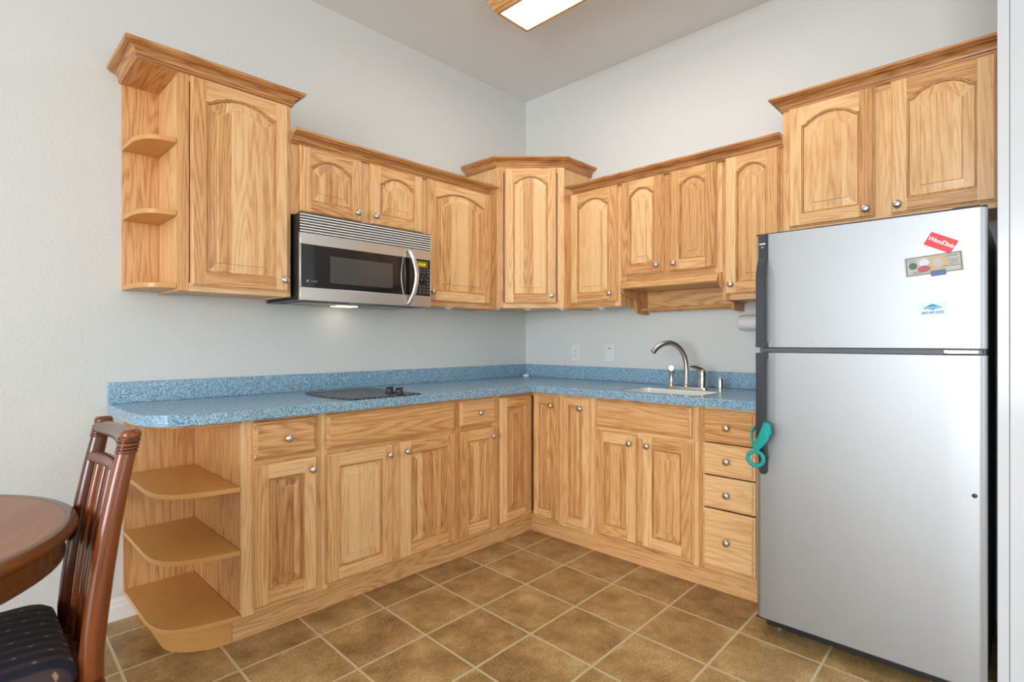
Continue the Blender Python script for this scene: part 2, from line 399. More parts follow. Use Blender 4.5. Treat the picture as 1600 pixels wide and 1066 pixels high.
# ------------------------------------------------------------------ cabinet pieces (local: x along the wall, -y outward, z up)
def knob(parent, x, y, z):
    m = MB(); M = Matrix.Translation((x, y, z)) @ Matrix.Rotation(R(90), 4, 'X')
    m.lathe([(0.008, 0), (0.0085, 0.002), (0.0055, 0.005), (0.0055, 0.012), (0.009, 0.016), (0.0155, 0.020), (0.0165, 0.024), (0.0145, 0.028), (0.009, 0.0305), (0, 0.031)], 20, M)
    return m.build('knob', NICKEL, parent, angle=60)

def door_mesh(x0, x1, z0, z1, yb, arch):
    """raised-panel oak door; back at y=yb, front at yb-.021"""
    m = MB(); yf = yb - 0.021; ys = yb - 0.011; e = 0.004
    m.box(x0, x1, ys, yb, z0, z1, grain=(0, 0, 1))
    X0, X1, Z0, Z1 = x0 + e, x1 - e, z0 + e, z1 - e
    w = x1 - x0; sw = 0.056 if w > 0.22 else 0.046
    a0, a1 = x0 + sw, x1 - sw; b0 = z0 + sw + 0.002; ow = a1 - a0
    rise = min(0.038, 0.20 * ow) if arch else 0; hc = 0.43 * ow; RR = (hc * hc + rise * rise) / (2 * rise) if arch else 1
    top = z1 - (0.05 if arch else sw + 0.002) - rise
    if arch: N = 30
    else: N = 1
    def Hh(x):
        if not arch: return top
        u = (x - a0) / ow; s = (2 * u - 1) / 0.86
        return top + (math.sqrt(RR * RR - (s * hc) ** 2) - (RR - rise) if abs(s) < 1 else -0.0045 * math.sin(min(1, (abs(s) - 1) / 0.08) * PI / 2))
    def loop(d, y):
        L = [(a0 + d, y, b0 + d), (a1 - d, y, b0 + d)]
        for i in range(N + 1):
            x = a1 - (a1 - a0) * i / N; xx = min(max(x, a0 + d), a1 - d); L.append((xx if N == 1 else a1 - d - (a1 - a0 - 2 * d) * i / N, y, Hh(x) - d))
        return L
    dd = 0.0035
    def board(xa, xb, za, zb, g):
        m.piece(g)
        A = [(xa, yf, za), (xb, yf, za), (xb, yf, zb), (xa, yf, zb)]; m.face(A); return
    # stiles with chamfered outer edge
    for xa, xb, sgn in ((X0, a0, -1), (a1, X1, 1)):
        m.piece((0, 0, 1))
        xo = xa if sgn < 0 else xb; xi = xb if sgn < 0 else xa; xm = xo - sgn * dd
        m.face([(xm, yf, Z0 + dd), (xi, yf, Z0 + dd), (xi, yf, Z1 - dd), (xm, yf, Z1 - dd)])
        m.face([(xm, yf, Z0 + dd), (xm, yf, Z1 - dd), (xo, yf + dd, Z1), (xo, yf + dd, Z0)])
        m.face([(xo, yf + dd, Z0), (xo, yf + dd, Z1), (xo, ys, Z1), (xo, ys, Z0)])
        for za, zb in ((Z0, Z0 + dd), (Z1, Z1 - dd)):
            m.face([(xm, yf, zb), (xi, yf, zb), (xi, yf + dd, za), (xo, yf + dd, za)])
            m.face([(xo, yf + dd, za), (xi, yf + dd, za), (xi, ys, za), (xo, ys, za)])
    # bottom rail
    m.piece((1, 0, 0))
    m.face([(a0, yf, Z0 + dd), (a1, yf, Z0 + dd), (a1, yf, b0), (a0, yf, b0)])
    m.face([(a0, yf, Z0 + dd), (a1, yf, Z0 + dd), (a1, yf + dd, Z0), (a0, yf + dd, Z0)])
    m.face([(a0, yf + dd, Z0), (a1, yf + dd, Z0), (a1, ys, Z0), (a0, ys, Z0)])
    # top rail
    m.piece((1, 0, 0)); L = loop(0, yf)[2:]
    for p, q in zip(L, L[1:]): m.face([p, q, (q[0], yf, Z1 - dd), (p[0], yf, Z1 - dd)])
    m.face([(a0, yf, Z1 - dd), (a1, yf, Z1 - dd), (a1, yf + dd, Z1), (a0, yf + dd, Z1)])
    m.face([(a0, yf + dd, Z1), (a1, yf + dd, Z1), (a1, ys, Z1), (a0, ys, Z1)])
    # sticking bead, groove and raised panel
    m.piece((0, 0, 1), tone=0.95)  # groove shadow put into a darker board tone
    m.loft([loop(0, yf), loop(0.002, yf + 0.0025), loop(0.006, yf + 0.003), loop(0.009, yf + 0.009)], (False, False))
    m.piece((0, 0, 1), strip=1)
    bw = 0.030 if ow > 0.13 else 0.02
    m.loft([loop(0.009, yf + 0.0095), loop(0.014, yf + 0.0095), loop(0.014 + bw, yf + 0.0045), loop(0.0165 + bw, yf + 0.0020)], (False, False))
    P = loop(0.0165 + bw, yf + 0.0020)
    if arch:
        T = P[2:]
        for p, q in zip(T, T[1:]): m.face([(p[0], p[1], P[0][2]), p, q, (q[0], q[1], P[0][2])])
    else: m.face(P)
    return m
def door(cab, x0, x1, z0, z1, D, arch, kx, kz):
    o = door_mesh(x0, x1, z0, z1, -D - 0.001, arch).build('door', OAK, cab, angle=25)
    knob(o, kx, -D - 0.022, kz); return o
def drawer(cab, x0, x1, z0, z1, D, kn=True, name='drawer'):
    m = MB(); m.piece((1, 0, 0)); yb = -D - 0.001
    def L(d, y): return [(x0 + d, y, z0 + d), (x1 - d, y, z0 + d), (x1 - d, y, z1 - d), (x0 + d, y, z1 - d)]
    m.loft([L(0, yb), L(0, yb - 0.010), L(0.003, yb - 0.0125), L(0.010, yb - 0.015), L(0.011, yb - 0.0185), L(0.014, yb - 0.0205)])
    o = m.build(name, OAK, cab, angle=20)
    if kn: knob(o, (x0 + x1) / 2, yb - 0.0205, (z0 + z1) / 2)
    return o
def body_upper(cab, w, h, D, open_bottom=False):
    m = MB(); t = 0.012; Di = D - 0.0195
    m.box(0.0005, t, -Di, -0.001, 0, h, grain=(0, 0, 1)); m.box(w - t, w - 0.0005, -Di, -0.001, 0, h, grain=(0, 0, 1))
    m.box(t, w - t, -Di, -0.001, 0.006, 0.018, grain=(1, 0, 0)); m.box(t, w - t, -Di, -0.001, h - 0.012, h, grain=(1, 0, 0))
    m.box(t, w - t, -0.008, -0.001, 0.018, h - 0.012, grain=(0, 0, 1))
    return m.build('cabinet_body', OAK, cab)
def face_frame(cab, w, D, za, zb, stiles, rails):
    """stiles: (x0,x1,z0,z1) vertical boards; rails: (x0,x1,z0,z1) horizontal boards"""
    m = MB()
    for q in stiles: m.box(q[0], q[1], -D, -D + 0.019, q[2], q[3], grain=(0, 0, 1))
    for q in rails: m.box(q[0], q[1], -D, -D + 0.019, q[2], q[3], grain=(1, 0, 0))
    return m.build('face_frame', OAK, cab, bevel=0.0008)

def upper(loc, rz, w, h, doors, label, D=0.31, mids=(), bottom=0.035, ls=0.04, rs=0.04, group='upper oak cabinets'):
    """doors: (x0,x1,z0,z1,knobside,knobz) in local coordinates"""
    c = empty('wall_cabinet', loc, rz); tag(c, label, 'cabinet', group)
    body_upper(c, w, h, D)
    st = [(0, ls, 0, h), (w - rs, w, 0, h)] + [(a, b, bottom, h - 0.04) for a, b in mids]
    xs = [ls] + [v for m_ in mids for v in m_] + [w - rs]
    ra = [(ls, w - rs, 0, bottom), (ls, w - rs, h - 0.04, h)]
    face_frame(c, w, D, 0, h, st, ra)
    for x0, x1, z0, z1, kx, kz in doors: door(c, x0, x1, z0, z1, D, True, kx, kz)
    return c
RZ = -PI / 2
def onL(x0, z0): return (x0, 0, z0)
# --- left wall uppers
upper(onL(-2.45, 1.40), 0, 0.465, 0.91, [(0.043, 0.447, 0.022, 0.893, 0.422, 0.075)], 'tall oak wall cabinet with one large arched door, left of the microwave')
upper(onL(-1.9845, 1.795), 0, 0.7705, 0.35, [(0.034, 0.366, 0.012, 0.333, 0.333, 0.055), (0.4165, 0.7545, 0.012, 0.333, 0.441, 0.055)], 'short two-door oak wall cabinet directly above the microwave', mids=[(0.345, 0.435)], bottom=0.03)
upper(onL(-1.2135, 1.40), 0, 0.598, 0.745, [(0.020, 0.523, 0.028, 0.730, 0.045, 0.078)], 'oak wall cabinet with wide arched door between microwave and corner cabinet', rs=0.08)
# --- right wall uppers (local x runs toward the camera)
upper((0, -0.617, 1.405), RZ, 0.438, 0.74, [(0.072, 0.420, 0.028, 0.730, 0.380, 0.078)], 'narrow oak wall cabinet with arched door just right of the corner cabinet', ls=0.08)
upper((0, -1.0555, 1.553), RZ, 0.6145, 0.592, [(0.013, 0.284, 0.028, 0.582, 0.252, 0.07), (0.327, 0.587, 0.028, 0.582, 0.356, 0.07)], 'two-door oak wall cabinet above the sink with open plate shelf below', mids=[(0.26, 0.35)], bottom=0.035)
upper((0, -1.6705, 1.405), RZ, 0.2945, 0.74, [(0.020, 0.280, 0.028, 0.732, 0.055, 0.078)], 'single-door oak wall cabinet beside the over-fridge cabinet')
upper((0, -1.9655, 1.705), RZ, 0.779, 0.605, [(0.030, 0.374, 0.027, 0.592, 0.345, 0.062), (0.432, 0.767, 0.027, 0.592, 0.458, 0.062)], 'large two-door oak wall cabinet above the refrigerator', mids=[(0.36, 0.446)], bottom=0.03, rs=0.014)

# --- corner wall cabinet, diagonal face
cc = empty('corner_wall_cabinet', (0, 0, 1.41)); tag(cc, 'tall diagonal corner oak wall cabinet with one arched door', 'cabinet', 'upper oak cabinets')
m = MB(); A, B = 0.6145, 0.30; hh = 0.92
poly = [(-0.001, -0.001), (-A, -0.001), (-A, -B), (-B, -A), (-0.001, -A)]
m.piece((0, 0, 1)); m.prism(poly, 0.006, hh)
m.build('cabinet_body', OAK, cc)
dg = empty('diag', (0, 0, 0)); bpy.data.objects.remove(dg)
dx = (A - B) * math.sqrt(2)   # diagonal width
mid = Vector((-(A + B) / 2, -(A + B) / 2, 0))
rt = Vector((1, -1, 0)).normalized(); out = Vector((-1, -1, 0)).normalized()
Md = Matrix(((rt.x, -out.x, 0, mid.x), (rt.y, -out.y, 0, mid.y), (0, 0, 1, 0), (0, 0, 0, 1)))
mf = MB(); hw = dx / 2
for q in ((-hw, -hw + 0.045), (hw - 0.045, hw)): mf.box(q[0], q[1], -0.019, -0.0005, 0, hh, grain=(0, 0, 1))
mf.box(-hw + 0.045, hw - 0.045, -0.019, -0.0005, 0, 0.035, grain=(1, 0, 0)); mf.box(-hw + 0.045, hw - 0.045, -0.019, -0.0005, hh - 0.04, hh, grain=(1, 0, 0))
o = mf.build('face_frame', OAK, cc, bevel=0.0008); o.matrix_local = Md
od = door_mesh(-0.168, 0.168, 0.028, 0.908, -0.0195, True).build('door', OAK, cc, angle=25); od.matrix_local = Md
knob(od, 0.135, -0.0405, 0.08)

# --- open corner shelves at the left end of the uppers
us = empty('open_wall_shelf', (-2.585, 0, 1.41)); tag(us, 'open oak end shelf unit on the wall, left of tall wall cabinet', 'shelf')
MB().box(0, 0.1345, -0.012, -0.001, 0.0, 0.90, grain=(0, 0, 1), tone=0.6).build('back_panel', OAK, us)
MB().box(0, 0.1345, -0.31, -0.0125, 0.885, 0.90, grain=(0, 1, 0), tone=0.9).build('top_panel', OAK, us)
def curve_poly(x0, x1, ya, yb, cx, cy, yw=-0.0125, N=10):
    """plan of a shelf whose outer corner is rounded: wall end at x0, right end at x1"""
    P = [(x0, yw), (x0, ya)]
    for i in range(1, N + 1):
        t = i / N; P.append(((1 - t) ** 2 * x0 + 2 * t * (1 - t) * cx + t * t * x1, (1 - t) ** 2 * ya + 2 * t * (1 - t) * cy + t * t * yb))
    P.append((x1, yw)); return P
for z in (0.0, 0.30, 0.60):
    m = MB(); m.piece((0, 1, 0), tone=0.5)
    P = [(0.0, -0.0125), (0.0, -0.05), (0.006, -0.165), (0.014, -0.205), (0.030, -0.243), (0.052, -0.268), (0.075, -0.280), (0.134, -0.292), (0.134, -0.0125)]
    m.prism(P, z, z + 0.02); m.build('shelf', MAPLE, us, bevel=0.0015)

# --- crown mouldings
CP = [(0.0, 0.0), (0.006, 0.0), (0.011, 0.004), (0.012, 0.010), (0.007, 0.0125), (0.011, 0.016), (0.012, 0.022), (0.016, 0.031), (0.025, 0.039), (0.037, 0.0425), (0.041, 0.0425), (0.041, 0.0465), (0.048, 0.0485), (0.052, 0.053), (0.052, 0.062), (0.0, 0.062)]
def crown(path, z, label, sgn=1, ms=0, me=0, s=1.0, prof=CP):
    """path in plan; the profile leans to the right-hand side of travel * sgn; ms/me mitre the two ends"""
    P = [Vector((x, y)) for x, y in path]; loops = []
    for i, p in enumerate(P):
        d0 = (p - P[i - 1]).normalized() if i else None; d1 = (P[i + 1] - p).normalized() if i < len(P) - 1 else None
        n0 = Vector((d0.y, -d0.x)) * sgn if d0 else None; n1 = Vector((d1.y, -d1.x)) * sgn if d1 else None
        if d0 and d1: n = (n0 + n1); n = n / (n.dot(n0))
        elif d1: n = n1 - d1 * ms
        else: n = n0 + d0 * me
        loops.append([(p.x + n.x * o_ * s, p.y + n.y * o_ * s, z + h_) for o_, h_ in prof])
    m = MB()
    for a, b, pa, pb in zip(loops, loops[1:], P, P[1:]):
        g = (pb - pa).normalized(); m.piece((g.x, g.y, 0), tone=1.0); 
        n = len(a)
        for i in range(n):
            j = (i + 1) % n; m.face([a[i], a[j], b[j], b[i]])
    m.piece((0, 0, 1)); m.face(list(reversed(loops[0]))); m.face(loops[-1])
    o = m.build('crown_moulding', OAK, angle=25)
    return tag(o, label, 'crown moulding', 'oak crown mouldings')
crown([(-2.5855, -0.002), (-2.5855, -0.3105), (-1.984, -0.3105), (-1.984, -0.002)], 2.297, 'oak crown moulding atop the tall left cabinet and open end shelves')
crown([(-1.9835, -0.3105), (-0.705, -0.3105)], 2.127, 'long oak crown moulding running above microwave cabinets on the left wall', me=1)
crown([(-0.3105, -0.717), (-0.3105, -1.9645)], 2.127, 'long oak crown moulding above the sink cabinets on the right wall', ms=1, me=0)
ct = 0.0205
crown([(-A - 0.0005, -0.002), (-A - 0.0005, -B - 0.008), (-B - 0.008, -A - 0.0005), (-0.002, -A - 0.0005)], 2.331, 'angled oak crown moulding on top of the diagonal corner cabinet')
crown([(-0.002, -1.965), (-0.3105, -1.965), (-0.3105, -2.746)], 2.297, 'oak crown moulding on top of the cabinet over the refrigerator', sgn=-1 if False else 1)

# --- plate shelf under the sink wall cabinet
ps = empty('plate_shelf', (0, -1.0555, 1.36), RZ); tag(ps, 'oak plate shelf with scrolled brackets hanging under the sink cabinet', 'shelf')
m = MB(); m.piece((1, 0, 0), tone=0.6)
pr = [(-0.02, 0.1925), (-0.3105, 0.1925), (-0.3105, 0.186), (-0.322, 0.180), (-0.325, 0.168), (-0.335, 0.160), (-0.338, 0.150), (-0.334, 0.143), (-0.02, 0.143)]
m.loft([[(x, y, z) for y, z in pr] for x in (0.020, 0.596)]); m.build('shelf_board', OAK, ps, angle=30)
prof = [(-0.012, 0.0), (-0.10, 0.0), (-0.128, 0.002), (-0.146, 0.010), (-0.153, 0.024), (-0.157, 0.045), (-0.163, 0.070), (-0.176, 0.088), (-0.20, 0.097), (-0.24, 0.100), (-0.275, 0.104), (-0.300, 0.114), (-0.313, 0.130), (-0.318, 0.150), (-0.318, 0.1925), (-0.012, 0.1925)]
for x in (0.001, 0.5965):
    m = MB(); m.piece((0, 0, 1), tone=0.75); m.loft([[(xx, y, z) for y, z in prof] for xx in (x, x + 0.0175)]); m.build('bracket', OAK, ps, bevel=0.003, angle=30)
m = MB(); m.box(0.0195, 0.5955, -0.030, -0.018, 0.016, 0.142, grain=(1, 0, 0), tone=0.55); m.build('back_panel', OAK, ps)
m = MB(); m.piece((1, 0, 0), tone=0.7); m.tube([(0.0195, -0.10, 0.030), (0.5955, -0.10, 0.030)], 0.009, 12); m.build('front_rail', OAK, ps)

# ------------------------------------------------------------------ base cabinets
BD = 0.61; ZB = 0.112; ZT = 0.8825
def base(name, loc, rz, w, label, stiles, rails, ls=0.03, rs=0.03):
    c = empty(name, loc, rz); tag(c, label, 'cabinet', 'lower oak cabinets')
    m = MB(); t = 0.012; Di = BD - 0.0195
    m.box(0.0005, t, -Di, -0.001, ZB, ZT - 0.0005, grain=(0, 0, 1)); m.box(w - t, w - 0.0005, -Di, -0.001, ZB, ZT - 0.0005, grain=(0, 0, 1))
    m.box(t, w - t, -Di, -0.001, ZB, ZB + 0.012, grain=(1, 0, 0)); m.box(t, w - t, -0.008, -0.001, ZB + 0.012, ZT - 0.0005, grain=(0, 0, 1))
    m.box(0.0005, w - 0.0005, -0.538, -0.02, 0.001, ZB - 0.0005, grain=(1, 0, 0))
    m.build('cabinet_body', OAK, c)
    face_frame(c, w, BD, ZB, ZT, [(0, ls, ZB, ZT), (w - rs, w, ZB, ZT)] + stiles, rails)
    return c
def rails_for(w, zs, ls=0.03, rs=0.03): return [(ls, w - rs, a, b) for a, b in zs]
Zs = [(ZB, 0.15), (0.685, 0.735), (0.85, ZT)]
# cooktop side
x0 = -2.3095
c = base('base_cabinet', (x0, 0, 0), 0, 0.3245, 'lower oak cabinet with one drawer and door, beside open end shelves', [], rails_for(0.3245, Zs, 0.045), 0.045, 0.03)
drawer(c, 0.0395, 0.2985, 0.722, 0.870, BD); door(c, 0.0395, 0.2985, 0.135, 0.700, BD, False, 0.272, 0.652)
x0 = -1.9845; w = 0.7625
c = base('base_cabinet', (x0, 0, 0), 0, w, 'wide lower oak cabinet with two doors and long panel below cooktop', [(0.34, 0.415, 0.15, 0.685)], rails_for(w, Zs))
drawer(c, 0.0200, 0.7435, 0.722, 0.872, BD, kn=False, name='false_drawer_front'); door(c, 0.0200, 0.3535, 0.135, 0.700, BD, False, 0.328, 0.655); door(c, 0.4005, 0.7465, 0.135, 0.702, BD, False, 0.427, 0.657)
x0 = -1.2215; w = 0.2965
c = base('base_cabinet', (x0, 0, 0), 0, w, 'narrow lower oak cabinet with drawer and door, left of corner cabinet', [], rails_for(w, Zs))
drawer(c, 0.0160, 0.2800, 0.728, 0.870, BD); door(c, 0.0160, 0.2800, 0.135, 0.708, BD, False, 0.245, 0.658)
# corner base cabinet (L-shaped)
cb = empty('corner_base_cabinet', (0, 0, 0)); tag(cb, 'inside-corner lower oak cabinet with two folding tall doors', 'cabinet', 'lower oak cabinets')
m = MB(); m.piece((0, 0, 1)); q = BD - 0.0195
L6 = lambda d, xe, ye: [(-0.001, -0.001), (-xe, -0.001), (-xe, -d), (-d, -d), (-d, -ye), (-0.001, -ye)]
m.prism(L6(q, 0.9245, 0.8445), ZB, ZT - 0.0005); m.piece((1, 0, 0)); m.prism(L6(0.538, 0.9245, 0.8445), 0.001, ZB - 0.0005); m.build('cabinet_body', OAK, cb)
m = MB()
m.box(-0.9245, -0.905, -BD, -q - 0.0005, ZB, ZT, grain=(0, 0, 1)); m.box(-0.905, -q, -BD, -q - 0.0005, ZB, 0.15, grain=(1, 0, 0)); m.box(-0.905, -q, -BD, -q - 0.0005, 0.855, ZT, grain=(1, 0, 0))
m.box(-BD, -q - 0.0005, -0.8445, -0.824, ZB, ZT, grain=(0, 0, 1)); m.box(-BD, -q - 0.0005, -0.824, -BD, ZB, 0.15, grain=(0, 1, 0)); m.box(-BD, -q - 0.0005, -0.824, -BD, 0.855, ZT, grain=(0, 1, 0))
m.build('face_frame', OAK, cb, bevel=0.0008)
door_mesh(-0.906, -0.636, 0.135, 0.868, -BD - 0.001, False).build('door', OAK, cb, angle=25)
od = door_mesh(0.636, 0.823, 0.135, 0.868, -BD - 0.001, False).build('door', OAK, cb, angle=25); od.matrix_local = Matrix.Rotation(RZ, 4, 'Z')
knob(od, 0.787, -BD - 0.022, 0.812)
# right wall bases (local x = distance along -y)
def rb(y0, w, label, stiles, rails, ls=0.03, rs=0.03): return base('base_cabinet', (0, y0, 0), RZ, w, label, stiles, rails, ls, rs)
w = 0.2295
c = rb(-0.845, w, 'slim full-height-door lower oak cabinet between corner cabinet and sink cabinet', [], rails_for(w, [(ZB, 0.15), (0.85, ZT)]))
door(c, 0.015, 0.205, 0.135, 0.872, BD, False, 0.155, 0.812)
w = 0.6045
c = rb(-1.075, w, 'wide lower oak sink cabinet with two doors and long top panel', [(0.262, 0.320, 0.15, 0.685)], rails_for(w, Zs))
drawer(c, 0.019, 0.575, 0.722, 0.870, BD, kn=False, name='false_drawer_front'); door(c, 0.019, 0.272, 0.135, 0.703, BD, False, 0.243, 0.658); door(c, 0.310, 0.583, 0.135, 0.703, BD, False, 0.345, 0.658)
w = 0.294
c = rb(-1.680, w, 'lower oak cabinet with four stacked drawers next to the refrigerator', [], rails_for(w, [(ZB, 0.15), (0.85, ZT)]))
for a, b in ((0.719, 0.870), (0.567, 0.714), (0.413, 0.561), (0.135, 0.406)): drawer(c, 0.025, 0.268, a, b, BD)
# toe kicks
tag(MB().box(-2.325, -0.5545, -0.5545, -0.5405, 0.0005, ZB, grain=(1, 0, 0), tone=0.5).build('toe_kick', OAK), 'oak toe kick board on the floor under the cooktop-side cabinets', 'toe kick', 'oak toe kicks')
tag(MB().box(-0.5540, -0.5405, -1.974, -0.5550, 0.0005, ZB, grain=(0, 1, 0), tone=0.45).build('toe_kick', OAK), 'oak toe kick board on the floor under the sink-side cabinets', 'toe kick', 'oak toe kicks')

# open rounded shelf unit at the left end of the bases
bs = empty('open_base_shelf', (-2.58, 0, 0)); tag(bs, 'open lower oak shelf unit with rounded shelves, ending the left counter', 'shelf')
MB().box(0.0, 0.2695, -0.013, -0.001, 0.121, ZT - 0.014, grain=(0, 0, 1), tone=0.7).build('back_panel', OAK, bs)
def base_curve(f=1.0, xi=0.0, d=0.0):
    P = [(xi, -0.0135), (xi, -0.36 + d)]
    pts = [(0.004, -0.43), (0.014, -0.475), (0.032, -0.515), (0.060, -0.545), (0.100, -0.567), (0.150, -0.583), (0.210, -0.597), (0.2695, -0.606)]
    return P + [(xi + x * (0.2695 - xi) / 0.2695, y + d) for x, y in pts] + [(0.2695, -0.0135)]
for z in (0.104, 0.357, 0.604):
    m = MB(); m.piece((0, 1, 0), tone=0.55); m.prism(base_curve(), z, z + 0.018); m.build('shelf', MAPLE, bs, bevel=0.0015)
m = MB(); m.piece((1, 0, 0), tone=0.5); m.prism([(0.056, -0.0165), (0.054, -0.36), (0.056, -0.40), (0.063, -0.432), (0.077, -0.460), (0.10, -0.487), (0.13, -0.512), (0.17, -0.536), (0.21, -0.550), (0.254, -0.554), (0.254, -0.0165)], 0.0005, 0.1035); m.build('plinth', MAPLE, bs, angle=50)
m = MB(); m.piece((1, 0, 0), tone=0.8); m.prism(base_curve(), ZT - 0.0135, ZT - 0.0005); m.build('top_panel', OAK, bs)

TB = 0.0
# ------------------------------------------------------------------ worktop with sink cut-out and backsplash
wt = empty('worktop', (0, 0, 0.883)); tag(wt, 'blue speckled L-shaped countertop with low backsplash', 'countertop')
ZC = 0.042
outer = [(-0.001, -0.001), (-2.634, -0.001), (-2.636, -0.38), (-2.631, -0.45), (-2.618, -0.512), (-2.592, -0.562), (-2.555, -0.598), (-2.505, -0.622), (-2.44, -0.637), (-2.37, -0.645), (-2.30, -0.648), (-0.650, -0.648), (-0.648, -0.650), (-0.648, -1.976), (-0.001, -1.976)]
def rrect(x0, x1, y0, y1, r, n=5):
    P = []
    for cx, cy, a in ((x1 - r, y1 - r, 0), (x0 + r, y1 - r, 90), (x0 + r, y0 + r, 180), (x1 - r, y0 + r, 270)):
        for i in range(n + 1): t = R(a + 90 * i / n); P.append((cx + r * math.cos(t), cy + r * math.sin(t)))
    return P
hole = rrect(-0.575, -0.275, -1.655, -1.195, 0.05)
def slab(name, outer, hole, z0, z1, mat, parent, bev=0.003):
    bm = bmesh.new()
    def ring(P, z):
        vs = [bm.verts.new((x, y, z)) for x, y in P]; return vs, [bm.edges.new((vs[i], vs[(i + 1) % len(vs)])) for i in range(len(vs))]
    for z in (z0, z1):
        v1, e1 = ring(outer, z); v2, e2 = ring(hole, z)
        bmesh.ops.triangle_fill(bm, edges=e1 + e2, use_beauty=True)
        if z == z0: a1, a2 = v1, v2
    for A_, B_ in ((a1, v1), (a2, v2)):
        for i in range(len(A_)): j = (i + 1) % len(A_); bm.faces.new((A_[i], A_[j], B_[j], B_[i]))
    bmesh.ops.recalc_face_normals(bm, faces=bm.faces)
    me = bpy.data.meshes.new(name); bm.to_mesh(me); bm.free(); me.materials.append(mat)
    o = bpy.data.objects.new(name, me); COL.objects.link(o); o.parent = parent
    b = o.modifiers.new('bevel', 'BEVEL'); b.width = bev; b.segments = 3; b.limit_method = 'ANGLE'; b.angle_limit = R(50)
    return o
slab('counter_slab', outer, hole, 0, ZC, SPECK, wt)
MB().box(-2.634, -0.0195, -0.019, -0.001, ZC + 0.0003, 0.133).build('backsplash', SPECK, wt, bevel=0.0015)
MB().box(-0.019, -0.001, -1.976, -0.001, ZC + 0.0003, 0.133).build('backsplash', SPECK, wt, bevel=0.0015)
# sink bowl
sk = empty('sink', (-0.425, -1.425, 0.70)); tag(sk, 'white undermount sink bowl set into the blue countertop', 'sink')
def rr(dx_, dy_, r, z): return [(x, y, z) for x, y in rrect(-dx_, dx_, -dy_, dy_, r)]
m = MB(); m.loft([rr(0.149, 0.229, 0.049, 0.221), rr(0.147, 0.227, 0.05, 0.18), rr(0.140, 0.220, 0.06, 0.04), rr(0.115, 0.195, 0.06, 0.012), rr(0.03, 0.03, 0.02, 0.008)], (False, True))
m.build('bowl', SINKM, sk, angle=60)
MB().lathe([(0.028, 0.009), (0.028, 0.012), (0.02, 0.0125), (0.0, 0.010)], 20).build('drain', CHROME, sk)

# ------------------------------------------------------------------ faucet (bridge plate with spout, lever and side spray)
ZW = 0.9255
fc = empty('faucet', (-0.215, -1.43, ZW)); tag(fc, 'brushed nickel gooseneck faucet with lever and side sprayer on one plate', 'faucet')
m = MB(); P = rrect(-0.027, 0.027, -0.128, 0.128, 0.026)
m.loft([[(x * s_, y * (1 - (1 - s_) * 0.2), z) for x, y in P] for s_, z in ((1, 0), (1, 0.006), (0.92, 0.010), (0.8, 0.011))]); m.build('base_plate', NICKEL, fc, angle=50)
d = Vector((-0.80, 0.60)).normalized()
S = [(0, 0.010), (0, 0.05), (-0.001, 0.10), (0.002, 0.145), (0.012, 0.185), (0.034, 0.222), (0.064, 0.247), (0.098, 0.258), (0.132, 0.255), (0.163, 0.241), (0.186, 0.222), (0.200, 0.205)]
path = [(0.004 + d.x * s_, 0.006 + d.y * s_, z) for s_, z in S]
rad = [0.0145] * 10 + [0.0150, 0.0155]
m = MB(); m.tube(path, rad, 16); m.lathe([(0.020, 0.0105), (0.020, 0.016), (0.015, 0.024), (0.0135, 0.03)], 20, Matrix.Translation((0.004, 0.006, 0))); m.build('spout', NICKEL, fc, angle=60)
m = MB(); m.lathe([(0.022, 0.0105), (0.022, 0.014), (0.0165, 0.024), (0.0145, 0.05), (0.0145, 0.088), (0.018, 0.096), (0.019, 0.110), (0.013, 0.121), (0, 0.123)], 18, Matrix.Translation((0, 0.095, 0)))
m.tube([(0, 0.095, 0.108), (-0.02, 0.085, 0.114), (-0.036, 0.078, 0.113)], [0.013, 0.0155, 0.015], 12); m.build('side_sprayer', NICKEL, fc, angle=60)
m = MB(); m.lathe([(0.026, 0.0105), (0.026, 0.014), (0.0225, 0.02), (0.0225, 0.075), (0.0235, 0.09), (0.020, 0.104), (0.010, 0.112), (0, 0.113)], 20, Matrix.Translation((0, -0.090, 0)))
m.tube([(0.002, -0.092, 0.098), (-0.012, -0.080, 0.112), (-0.036, -0.064, 0.124), (-0.062, -0.046, 0.128)], [0.018, 0.014, 0.009, 0.005], 12, flat=0.7); m.build('lever', NICKEL, fc, angle=60)
sd = MB(); sd.lathe([(0.022, 0), (0.022, 0.004), (0.017, 0.007), (0.016, 0.012), (0.016, 0.052), (0.014, 0.063), (0.009, 0.068), (0, 0.069)], 20)
o = sd.build('soap_dispenser', CHROME, angle=50); o.location = (-0.178, -1.605, ZW); tag(o, 'short chrome cylinder on countertop right of the faucet', 'air gap cap')
# little puck in the countertop corner
o = MB().lathe([(0.026, 0), (0.027, 0.006), (0.024, 0.014), (0.014, 0.018), (0, 0.019)], 20).build('plastic_puck', LENS, angle=50)
o.location = (-0.060, -0.060, ZW); tag(o, 'small white plastic puck in the back corner of the countertop', 'puck')

